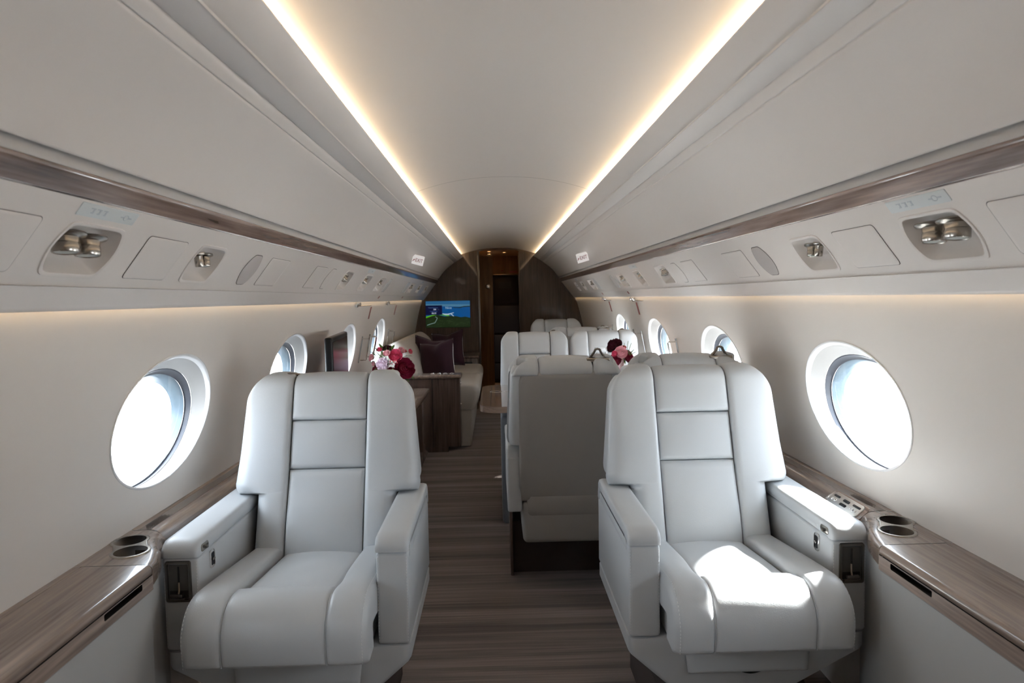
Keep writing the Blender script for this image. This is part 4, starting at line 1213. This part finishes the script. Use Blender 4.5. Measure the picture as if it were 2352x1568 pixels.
G('rose', FP(1411, 818, -.05), (-.4, -.8, .3), .020, M_pink, 4, label='small pink rosebud', seed=24)
G('rose', FP(1413, 832, -.02), (-.4, -.8, .2), .040, M_crim, 5, label='crimson rose low at the left', seed=25)
G('rose', FP(1443, 826, .0), (.6, -.7, .3), .042, M_crim, 5, label='crimson rose low at the right', seed=26)
G('rose', FP(1433, 803, .01), (.2, -.6, .7), .016, M_coral, 4, label='small coral pink rose', seed=27)
sprig(b2, 'rosebud', FP(1440, 830, 0), FP(1450, 794, 0), M_pink, .0125)
sprig(b2, 'rosebud', FP(1438, 830, 0), FP(1443, 789, 0), M_leaf, .010)
sprig(b2, 'rosebud', FP(1432, 825, 0), FP(1434, 793, 0), M_leaf, .006)
for (u, v) in ((1443, 811), (1448, 815), (1452, 812), (1456, 809), (1460, 815)):
    sprig(b2, 'coral_bud', FP(1446, 828, 0), FP(u, v, -.02), M_coral, .006)
for i, (u, v, du, dv) in enumerate(((1408, 812, -.8, .4), (1430, 828, .3, -.6), (1455, 820, .6, .2), (1420, 830, -.3, -.5), (1405, 826, -.8, -.2))):
    leafblade(b2, FP(u, v, 0), (du, -.4, dv), .04, .018)
# ------------------------------------------------------------------ club seats (built facing -Y, moved about y = 2.05)
YS = 2.05
def sfin(bm, name, m, parent, **k):
    bm.transform(Matrix.Translation((0, -YS, 0)))
    return finish(bm, name, m, parent, **k)

def club_seat(x, ry, facing, label, group, wall_side=1, conf=False, buckle=-.14, m=None, hi=True, up=1.0):
    """wall_side: +1 when the cabin wall lies on the sitter's +x side in local space"""
    m = m or M_leather
    root = thing('club_seat', label, 'seat', (x, ry, 0), 0 if facing < 0 else PI, group)
    ws = wall_side
    ap = .125 if not conf else .112                      # half width of the centre panel
    ai = .232 if not conf else .186                      # inner face of the arms
    wing = .303 if not conf else .246
    wtop = .276 if not conf else .236
    low = .226 if not conf else .182
    nx, ns = (14, 26) if hi else (8, 14)
    # ---- backrest outline
    bp = Path(fillet([(2.135, .455), (2.335, 1.050), (2.452, 1.030), (2.345, .42)], [.055, .05], 9))
    s_front = 0
    for s in frange(0, bp.L, .004):
        if bp.at(s).y > 1.040: s_front = s; break
    s_apex = s_front + .045
    s_wrap = s_front + .128
    Rc = .085 if not conf else .064
    def wz(z):
        if z < .676: return low
        if z < .712:
            t = (z - .676) / .036
            return low + (wing - low) * min(1, t * 9) * (.80 + .20 * math.sqrt(max(0, 1 - (1 - t) ** 2)))
        if z < 1.0: return wing + (wtop - wing) * ((z - .705) / .295)
        return wtop
    def hw(s):
        z = bp.at(s).y
        w = wz(z)
        e = (1.047 if s < s_apex else 1.030) - z
        if e < Rc:
            e = max(e, 0)
            w -= Rc - math.sqrt(max(0, Rc * Rc - (Rc - e) ** 2))
        if s > s_apex: w -= .012 * min(1, (s - s_apex) / .04)
        return w
    def dep(s):
        return .046
    # dense rows where the outline turns
    dense = []
    for s in frange(0, s_wrap, .002):
        z = bp.at(s).y
        if (.674 < z < .682 and s < s_front) or (.682 <= z < .715 and s < s_front and int(s * 500) % 2 == 0) or (z > .95 and int(s * 500) % 3 == 0): dense.append(s)
    def wingdrop(x, s):
        z = bp.at(s).y
        if abs(x) < low - .01 or s > s_front: return 0
        d = (z - .676) / .948; rr2 = .030
        if d < 0 or d > rr2: return 0
        k = min(1, (abs(x) - low + .01) / .03)
        return -(rr2 - math.sqrt(max(0, rr2 ** 2 - (rr2 - d) ** 2))) * k
    # front/top panels
    g = .0012
    sH, sM = 0, 0
    for s in frange(0, s_front, .003):
        z = bp.at(s).y
        if z < .752: sM = s
        if z < .905: sH = s
    bm = B(); patch(bm, bp, -ap + g, ap - g, sH + g, s_wrap, H=.007, r=(.012, .012, .012, .006), crown=.006, depth=dep, nx=nx, ns=ns)
    sfin(bm, 'headrest', m, root, ang=80)
    bm = B(); patch(bm, bp, -ap + g, ap - g, sM + g, sH - g, H=.0, r=(.010, .010, .010, .008), crown=.007, depth=dep, nx=nx, ns=nx)
    sfin(bm, 'upper_back_cushion', m, root, ang=80)
    bm = B(); patch(bm, bp, -ap + g, ap - g, .0, sM - g, H=.0, r=(.010, .010, .010, .008), crown=.010, depth=dep, nx=nx, ns=nx,
                    extra=lambda x, s: .010 * math.exp(-((s - .12) / .1) ** 2))
    sfin(bm, 'lower_back_cushion', m, root, ang=80)
    for sg in (-1, 1):
        a = (lambda s: ap + g) if sg > 0 else (lambda s: -hw(s))
        b = (lambda s: hw(s)) if sg > 0 else (lambda s: -ap - g)
        ro = lambda s: .014 + .031 * (min(1, max(0, (1.0 - bp.at(s).y) / .20)) if s < s_apex else 0)
        rr_ = (.014, ro, .012, .006) if sg > 0 else (ro, .014, .012, .006)
        bm = B(); patch(bm, bp, a, b, 0, s_wrap, H=.012, r=rr_, crown=.006, depth=lambda s: .058, nx=nx + 4, ns=int(ns * 1.3), extra=wingdrop, svals=dense)
        sfin(bm, 'side_bolster', m, root, ang=80)
    # shell behind, seen from the side and the rear
    def yf(z): return 2.135 + (z - .455) * (.200 / .595)
    def yr(z): return 2.345 + (z - .42) * (.107 / .61)
    bm = B(); rows = []
    for z in [.42, .45, .50, .56, .62, .665, .675, .678, .681, .686, .692, .70, .712, .74, .80, .86, .90, .93, .942, .950, .957, .964, .971, .978, .984, .990, .996, 1.002, 1.008, 1.014, 1.019]:
        w = wz(z) - .007
        e = 1.042 - z
        if e < Rc: w -= Rc - math.sqrt(max(0, Rc * Rc - (Rc - e) ** 2))
        y0, y1 = yf(z) + .045, yr(z) + .002
        if z > .975: y1 -= .05 - math.sqrt(max(0, .05 ** 2 - (z - .975) ** 2)) + .004
        c = (y0 + y1) / 2; hy = (y1 - y0) / 2; row = []
        P = rrect(-w, w, y0, y1, min(.034, hy * .9), 6)
        rows.append([Vector((px, py, z)) for px, py in P])
    V = grid(bm, rows, cv=True); bm.faces.new(V[0]); bm.faces.new(V[-1])
    sfin(bm, 'back_shell', m, root, ang=50)
    # upholstered rear panel
    rp_ = Path([(yr(1.0), 1.0), (yr(.43), .43)])
    def rw(s):
        z = 1.0 - s * .985
        w = (.196 if conf else .25)
        e = s
        if e < .05: w -= .05 - math.sqrt(max(0, .05 ** 2 - (.05 - e) ** 2))
        return max(w, .1)
    bm = B(); patch(bm, rp_, lambda s: -rw(s), rw, .008, rp_.L, H=.009, r=(.008,) * 4, crown=.001, depth=.012, nx=10, ns=22)
    sfin(bm, 'rear_panel', M_leather2, root, ang=80, label='leather rear panel with shade put into its colour')
    # belt guide on the top
    if buckle is not None:
        bm = B(); rbox(bm, buckle - .048, buckle + .048, 2.385, 2.43, 1.030, 1.0455, .003, 2); tr = sfin(bm, 'belt_slot', M_metal, root)
        bm = B(); rbox(bm, buckle - .036, buckle + .036, 2.393, 2.422, 1.0452, 1.0462, 0); 
        bm.transform(Matrix.Translation((0, -YS, 0))); finish(bm, 'slot_opening', M_dark, tr)
        bm = B()
        pts = [(buckle - .032, 2.405, 1.040), (buckle - .020, 2.407, 1.060), (buckle - .012, 2.409, 1.074)] + [(buckle + .012 * math.cos(t), 2.409, 1.075 + .011 * math.sin(t)) for t in [PI - k * PI / 6 for k in range(1, 6)]] + [(buckle + .012, 2.409, 1.074), (buckle + .020, 2.407, 1.060), (buckle + .032, 2.405, 1.040)]
        pts = [(px, py + (1.04 - pz) * (1 - up) * .9, 1.042 + (pz - 1.04) * up * .86) for px, py, pz in pts]
        tube(bm, pts, .0050, 8); bm.transform(Matrix.Translation((0, 2.409, 0)) @ Matrix.Scale(1.8, 4, (0, 1, 0)) @ Matrix.Translation((0, -2.409, 0))); bm.transform(Matrix.Translation((0, -YS, 0)))
        finish(bm, 'belt_guide', M_bronze, tr)
    # ---- seat cushion
    cp_ = Path(fillet([(2.24, .497), (1.640, .552), (1.655, .395)], [.085], 12), sign=-1)
    sc_ = 0
    for s in frange(0, cp_.L, .003):
        if cp_.at(s).x > 1.80: sc_ = s
    hwc = low + .006
    dipf = lambda x, s: .0
    bm = B(); patch(bm, cp_, -ap + g, ap - g, 0, sc_ - g, H=-.010, r=(.012, .012, .01, .020), crown=.012, depth=.08, nx=nx, ns=ns,
                    extra=lambda x, s: .0025 * math.sin(46 * x + 30 * s) * math.exp(-((s - .26) / .10) ** 2) * math.exp(-(x / .08) ** 2))
    sfin(bm, 'centre_seat_cushion', m, root, ang=80)
    bm = B(); patch(bm, cp_, -ap - .004, ap + .004, sc_ + g, cp_.L, H=.007, r=(.006, .006, .035, .012), crown=.008, depth=.08, nx=nx, ns=ns)
    sfin(bm, 'front_seat_cushion', m, root, ang=80)
    for sg in (-1, 1):
        a, b = (ap + .005, hwc) if sg > 0 else (-hwc, -ap - .005)
        rr_ = (.012, .028, .02, .012) if sg > 0 else (.028, .012, .02, .012)
        bulge = lambda x, s: .004 * (1 - min(1, abs(s - sc_) / .3)) - .010 * math.exp(-((s - sc_ + .02) / .06) ** 2) * math.exp(-((abs(x) - ap) / .03) ** 2)
        bm = B(); patch(bm, cp_, a, b, 0, cp_.L, H=.010, r=rr_, crown=.007, depth=.085, nx=nx, ns=int(ns * 1.4), extra=bulge)
        sfin(bm, 'seat_bolster', m, root, ang=80)
    if hi:
        # raised piping along the front seams and the side seam stitches
        for xx in (-ap - .0045, ap + .0045):
            bm = B(); pts = []
            for s in frange(sc_ + .05, cp_.L - .004, .012):
                p, q = cp_.frame(s); pts.append((xx, p.x + q.x * .0045, p.y + q.y * .0045))
            tube(bm, pts, .0016, 6)
            sfin(bm, 'cushion_piping', m, root)
        for sg in (-1, 1):
            bm = B(); xs = sg * (hwc - .012)
            for s in frange(.30, cp_.L - .012, .0085):
                p, q = cp_.frame(s); p2, q2 = cp_.frame(s + .0045); h = .0115
                tube(bm, [(xs, p.x + q.x * h, p.y + q.y * h), (xs, p2.x + q2.x * h, p2.y + q2.y * h)], .0007, 4)
            sfin(bm, 'cushion_stitching', M_thread, root)
    bm = B(); rbox(bm, -low + .012, low - .012, 1.70, 2.36, .36, .472, .02, 2); sfin(bm, 'seat_pan', M_leather2 if conf else m, root)
    # ---- arms
    for sg in (-1, 1):
        wallarm = (sg == ws)
        if conf: x0, x1 = (ai, ai + .062)
        else: x0, x1 = (.243, .338) if wallarm else (.230, .316)
        lo, hi_ = (x0, x1) if sg > 0 else (-x1, -x0)
        zb = .366 if not conf else .385
        bm = B()
        rbox(bm, lo, hi_, 1.803, 2.36, zb, .6225, .010, 3)
        arm = sfin(bm, 'armrest', m, root)
        ap_ = Path(fillet([(2.355, .600), (2.345, .664), (1.797, .664), (1.797, .624)], [.02, .036], 8), sign=-1)
        bm = B(); patch(bm, ap_, lo - .002, hi_ + .002, 0, ap_.L, H=.002, r=(.010, .010, .006, .004), crown=.002, depth=.030, nx=8, ns=30)
        rbox(bm, lo - .001, hi_ + .001, 1.83, 2.34, .6245, .645, .004, 2)
        bm.transform(Matrix.Translation((0, -YS, 0)))
        finish(bm, 'arm_pad', m, arm, ang=60)
        if not conf and not wallarm:
            # flap of the stowed table lid on the aisle side
            xo = hi_ if sg > 0 else lo
            bm = B(); pf = [(1.835, .600), (2.30, .600), (2.30, .634), (1.86, .634), (1.842, .622)]
            prism(bm, pf, .0015, Matrix(((0, 0, sg, xo - sg * .0005), (1, 0, 0, 0), (0, 1, 0, 0), (0, 0, 0, 1))), .001)
            bm.transform(Matrix.Translation((0, -YS, 0))); finish(bm, 'side_flap', m, arm)
        if hi:
            for xx in (lo + .004, hi_ - .004):
                bm = B(); z = zb + .01
                while z < .612:
                    tube(bm, [(xx, 1.8025 + .0015, z), (xx, 1.8025 + .0015, z + .0045)], .0007, 4); z += .0085
                bm.transform(Matrix.Translation((0, -YS, 0))); finish(bm, 'arm_stitching', M_thread, arm)
        if wallarm and not conf:
            xi = x0 * sg
            R_ = Matrix(((0, 0, -sg, xi), (1, 0, 0, 0), (0, 1, 0, 0), (0, 0, 0, 1)))   # plate plane: u=y, v=z, w towards the sitter
            # pad flap line with rounded front
            bm = B(); prism(bm, [(1.812, .6245), (1.812, .636), (1.822, .651), (1.842, .657), (2.27, .657), (2.27, .628), (1.85, .626)], .0015, R_, .0008)
            bm.transform(Matrix.Translation((0, -YS, 0))); finish(bm, 'pad_flap', m, arm)
            bm = B(); prism(bm, rrect(1.822, 1.866, .630, .650, .007), .004, R_, .001); bm.transform(Matrix.Translation((0, -YS, 0)))
            p1 = finish(bm, 'recline_plate', M_metal, arm)
            bm = B(); prism(bm, rrect(1.833, 1.855, .636, .643, .003), .0008, R_ @ Matrix.Translation((0, 0, .0038))); lathe(bm, [(.0045, 0), (.0045, .008), (.003, .009), (.001, .009)], 14, R_ @ Matrix.Translation((1.842, .6395, .004)), cap=False)
            bm.transform(Matrix.Translation((0, -YS, 0))); finish(bm, 'recline_button', M_bronze, p1)
            bm = B(); prism(bm, rrect(1.874, 1.905, .563, .613, .008), .004, R_, .0015); bm.transform(Matrix.Translation((0, -YS, 0)))
            p2 = finish(bm, 'switch_plate', M_chrome, arm)
            bm = B(); prism(bm, rrect(1.880, 1.899, .570, .606, .005), .0005, R_ @ Matrix.Translation((0, 0, .0038))); bm.transform(Matrix.Translation((0, -YS, 0)))
            finish(bm, 'switch_recess', M_black, p2)
            bm = B(); rbox(bm, *sorted((xi - sg * .0045, xi - sg * .009)), 1.882, 1.897, .584, .591, .002, 2); bm.transform(Matrix.Translation((0, -YS, 0)))
            finish(bm, 'toggle', M_metal, p2)
            # lever plate on the front face
            F_ = Matrix(((1, 0, 0, 0), (0, 0, -1, 1.8035), (0, 1, 0, 0), (0, 0, 0, 1)))
            a0, a1 = (x0 + .018) * sg, (x1 - .008) * sg; xl_, xr_ = min(a0, a1), max(a0, a1)
            bm = B()
            O = rrect(xl_, xr_, .503, .615, .006, 4); I = rrect(xl_ + .008, xr_ - .008, .512, .606, .004, 4)
            for za, zb_ in ((0, .005),):
                rows = [[F_ @ Vector((px, py, za)) for px, py in O], [F_ @ Vector((px, py, zb_)) for px, py in rrect(xl_ + .001, xr_ - .001, .504, .614, .006, 4)], [F_ @ Vector((px, py, zb_)) for px, py in rrect(xl_ + .006, xr_ - .006, .510, .608, .005, 4)], [F_ @ Vector((px, py, .0005)) for px, py in I]]
                V = grid(bm, rows, cv=True); bm.faces.new(V[-1])
            bm.transform(Matrix.Translation((0, -YS, 0))); p3 = finish(bm, 'lever_plate', M_bronze, arm)
            xm = (xl_ + xr_) / 2
            bm = B(); prism(bm, rrect(xl_ + .0085, xr_ - .0085, .5125, .6055, .004), .0003, F_ @ Matrix.Translation((0, 0, .0006))); bm.transform(Matrix.Translation((0, -YS, 0))); finish(bm, 'plate_face', M_plate, p3)
            bm = B(); prism(bm, rrect(xm - .002, xm + .003, .535, .600, .002), .0004, F_ @ Matrix.Translation((0, 0, .0012)))
            prism(bm, rrect(xl_ + .010, xr_ - .010, .514, .534, .002), .0004, F_ @ Matrix.Translation((0, 0, .0008)))
            bm.transform(Matrix.Translation((0, -YS, 0))); finish(bm, 'lever_slot', M_dark, p3)
            bm = B(); tube(bm, [(xm, 1.803, .556), (xm - .004 * sg, 1.795, .538), (xm - .004 * sg, 1.790, .528)], .003, 6)
            rbox(bm, xm - .019, xm + .015, 1.785, 1.794, .521, .530, .002, 2)
            rbox(bm, xm - .020, xm + .016, 1.795, 1.802, .511, .515, .001, 1)
            bm.transform(Matrix.Translation((0, -YS, 0))); finish(bm, 'lever', M_bronze, p3)
    # ---- base
    bm = B()
    if not conf:
        rows = []
        xa, xb = (-.316, .338) if ws > 0 else (-.338, .316)
        def sec(z, ia, ib, y0, y1): return [Vector((px, py, z)) for px, py in rrect(xa + ia, xb - ib, y0, y1, .02, 4)]
        ia = (lambda q: q)
        rows = [sec(.365, .004, .004, 1.815, 2.36), sec(.362, 0, 0, 1.805, 2.36), sec(.322, 0, 0, 1.805, 2.36), sec(.312, .006, .006, 1.806, 2.36), sec(.20, .12 if ws > 0 else .17, .17 if ws > 0 else .12, 1.835, 2.34), sec(.14, .14, .17, 1.86, 2.33)]
        V = grid(bm, rows, cv=True); bm.faces.new(V[0]); bm.faces.new(V[-1])
        sfin(bm, 'base_shroud', m, root, ang=30)
        # stowed leg rest panel with a finger notch
        lp_ = Path([(1.806, .352), (1.812, .262)], sign=-1)
        bm = B()
        fp = Path([(1.8055, .352), (1.812, .262)], sign=1)
        patch(bm, fp, lambda s: -.165 + s * .12, lambda s: .188 - s * .12, 0, fp.L, H=-.002, r=(.008,) * 4, crown=.003, depth=.01, nx=12, ns=10)
        if bm.verts:
            for v in bm.verts: v.co.y = 1.803 - (v.co.y - 1.80) * 1.0
        lr = sfin(bm, 'leg_rest_panel', m, root, ang=80)
        bm = B(); t = [(-.028 + .056 * k / 10, .261 - .006 * math.sin(PI * k / 10)) for k in range(11)] + [(.028, .264), (-.028, .264)]
        prism(bm, t, .004, Matrix(((1, 0, 0, .02), (0, 0, -1, 1.806), (0, 1, 0, 0), (0, 0, 0, 1)))); bm.transform(Matrix.Translation((0, -YS, 0)))
        finish(bm, 'finger_notch', M_dark, lr)
        bm = B(); rbox(bm, -.22, .22, 1.90, 2.30, .0, .17, .01, 2)
        sfin(bm, 'plinth', M_brown, root)
    else:
        rbox(bm, -low - .002, low + .002, 1.86, 2.355, .245, .43, .022, 4)
        sfin(bm, 'base_shroud', M_leather2, root)
        bm = B(); rbox(bm, -.225, .225, 1.72, 2.06, .0, .25, .006, 2); sfin(bm, 'plinth', M_brown, root)
        bm = B(); rbox(bm, -.235, -.222, 1.70, 2.10, .0, .40, .004, 2) if True else None
        rbox(bm, .222, .235, 1.70, 2.10, .0, .40, .004, 2); sfin(bm, 'plinth_side', M_cab, root)
    return root

club_seat(-.615, 2.05, -1, 'front left pale grey leather club seat, in shade, beside the left window', 'front club seats', wall_side=-1, buckle=-.145, up=.25)
club_seat(.615, 2.05, -1, 'front right pale leather club seat with sunlit seat cushion', 'front club seats', wall_side=1, buckle=None)
g1 = 'paired seats around the conference table'
club_seat(.235, 3.17, 1, 'paired seat nearer the aisle with its shade-darkened back to the viewer', g1, wall_side=-1, conf=True, buckle=-.135)
club_seat(.745, 3.17, 1, 'paired window seat with its back to the viewer, mostly hidden by the front right seat', g1, wall_side=-1, conf=True, buckle=-.135)
club_seat(.222, 4.54, -1, 'paired seat on the aisle facing the viewer beyond the conference table', g1, wall_side=1, conf=True, buckle=.14, up=.5)
club_seat(.715, 4.54, -1, 'paired seat by the window facing the viewer behind the table bouquet', g1, wall_side=1, conf=True, buckle=.14, up=.5)
club_seat(.64, 5.79, 1, 'rear single seat facing away, only its top edge showing behind the paired seats', 'rear club seats', wall_side=-1, buckle=-.17, hi=False, up=.5)
club_seat(.615, 7.22, -1, 'farthest single seat facing the viewer in front of the dark bulkhead', 'rear club seats', wall_side=1, buckle=None, hi=False)

# ------------------------------------------------------------------ outside on the apron
bm = B(); grid(bm, [[Vector((x, y, -2.3)) for x in (-150, 0, 150)] for y in (-150, 0, 150)])
tag(finish(bm, 'apron_ground', mat('pale_concrete', (.62, .62, .62), rough=.8), None, recalc=False), 'pale sunlit concrete apron outside the windows', 'ground', kind='structure')
def hangar(x0, x1, y0, y1, z1, m, label):
    r = thing('hangar', label, 'building', ((x0 + x1) / 2, (y0 + y1) / 2, -2.3))
    bm = B(); xm = (y0 + y1) / 2
    prism(bm, [(y0, -2.3), (y1, -2.3), (y1, z1), (xm, z1 + 1.2), (y0, z1)], x1 - x0, Matrix(((0, 0, 1, x0), (1, 0, 0, 0), (0, 1, 0, 0), (0, 0, 0, 1))))
    finish(bm, 'walls', m, r, world=True)
    bm = B()
    f = x0 if x0 > 0 else x1; sgn = -1 if x0 > 0 else 1
    for k in range(4):
        a = y0 + (y1 - y0) * (k + .12) / 4; b = y0 + (y1 - y0) * (k + .88) / 4
        rbox(bm, *sorted((f, f + sgn * .1)), a, b, -2.3, z1 * .55, 0)
    finish(bm, 'hangar_door', mat('pale_door_%d' % int(abs(x0)), (.20, .22, .25), rough=.7), r, world=True)
hangar(45, 70, 20, 95, 1.9, mat('hangar_blue_grey', (.26, .28, .32), rough=.8), 'pale low hangar seen faintly through the right windows')
hangar(-85, -60, 40, 130, 3.6, mat('hangar_grey', (.22, .235, .25), rough=.8), 'pale building seen faintly through the left windows')
st = thing('boarding_stairs', 'yellow ground stairs faintly visible through the front left window', 'stairs', (-19, 27.0, -2.3))
bm = B()
for q in range(4):
    for dx in (0, 1.2): tube(bm, [(-20 + dx, 25 + q * 1.6, -2.3), (-20 + dx, 26.6 + q * 1.6, 1.2 + .4 * q)], .06, 6)
tube(bm, [(-20, 25, -.4), (-20, 31.5, 2.4)], .05, 6); tube(bm, [(-18.8, 25, -.4), (-18.8, 31.5, 2.4)], .05, 6)
finish(bm, 'yellow_frame', mat('yellow_paint', (.35, .24, .03), rough=.5), st, world=True)
bm = B()
for q in range(10): rbox(bm, -20, -18.8, 25 + q * .6, 25.35 + q * .6, -1.9 + q * .3, -1.85 + q * .3, 0)
finish(bm, 'steps', mat('steel_steps', (.25, .25, .25), rough=.6), st, world=True)

# ------------------------------------------------------------------ light
w = bpy.data.worlds.new('World'); S.world = w; w.use_nodes = True
nt = w.node_tree; bg = nt.nodes['Background']
bg.inputs['Color'].default_value = (.82, .905, 1.0, 1)
bg.inputs['Strength'].default_value = WORLD
sun = bpy.data.lights.new('sun', 'SUN'); sun.energy = SUN; sun.angle = math.radians(2.5); sun.color = (1, .97, .92)
so_ = bpy.data.objects.new('sun', sun); COL.objects.link(so_)
so_.rotation_euler = Vector(SUNDIR).to_track_quat('-Z', 'Y').to_euler(); so_.location = (20, 5, 20)
for side in (-1, 1):
    for yc in WIN:
        l = bpy.data.lights.new('window_portal', 'AREA'); l.shape = 'RECTANGLE'; l.size = .40; l.size_y = .62
        l.cycles.is_portal = True
        o = bpy.data.objects.new('window_portal', l); COL.objects.link(o)
        o.location = (side * 1.175, yc, .97)
        o.rotation_euler = Vector((-side, 0, -.0)).to_track_quat('-Z', 'Y').to_euler()
for x, y in ((-.118, 9.30), (.092, 9.55)):
    l = bpy.data.lights.new('vestibule_spot', 'SPOT'); l.energy = 9.0; l.spot_size = math.radians(110); l.spot_blend = .6; l.color = (1, .62, .30); l.shadow_soft_size = .03
    o = bpy.data.objects.new('vestibule_spot', l); COL.objects.link(o); o.location = (x, y, 1.90)

# ------------------------------------------------------------------ camera
cam = bpy.data.cameras.new('camera'); co = bpy.data.objects.new('camera', cam); COL.objects.link(co)
cam.sensor_width = 36; cam.lens = 1568 / 2352 * 36; cam.clip_start = .05; cam.clip_end = 500
co.rotation_mode = 'XYZ'
co.matrix_world = Matrix.Translation((-.05, 0, 1.30)) @ Matrix.Rotation(math.radians(-1.3548), 4, 'Z') @ Matrix.Rotation(math.radians(90 - 3.6745), 4, 'X') @ Matrix.Rotation(math.radians(-1.05), 4, 'Z')
cam.dof.use_dof = True; cam.dof.focus_distance = 2.5; cam.dof.aperture_fstop = 5.6
S.camera = co
S.view_settings.view_transform = 'Standard'; S.view_settings.look = 'None'; S.view_settings.gamma = 1
S.view_settings.exposure = EXPO; S.view_settings.use_curve_mapping = False
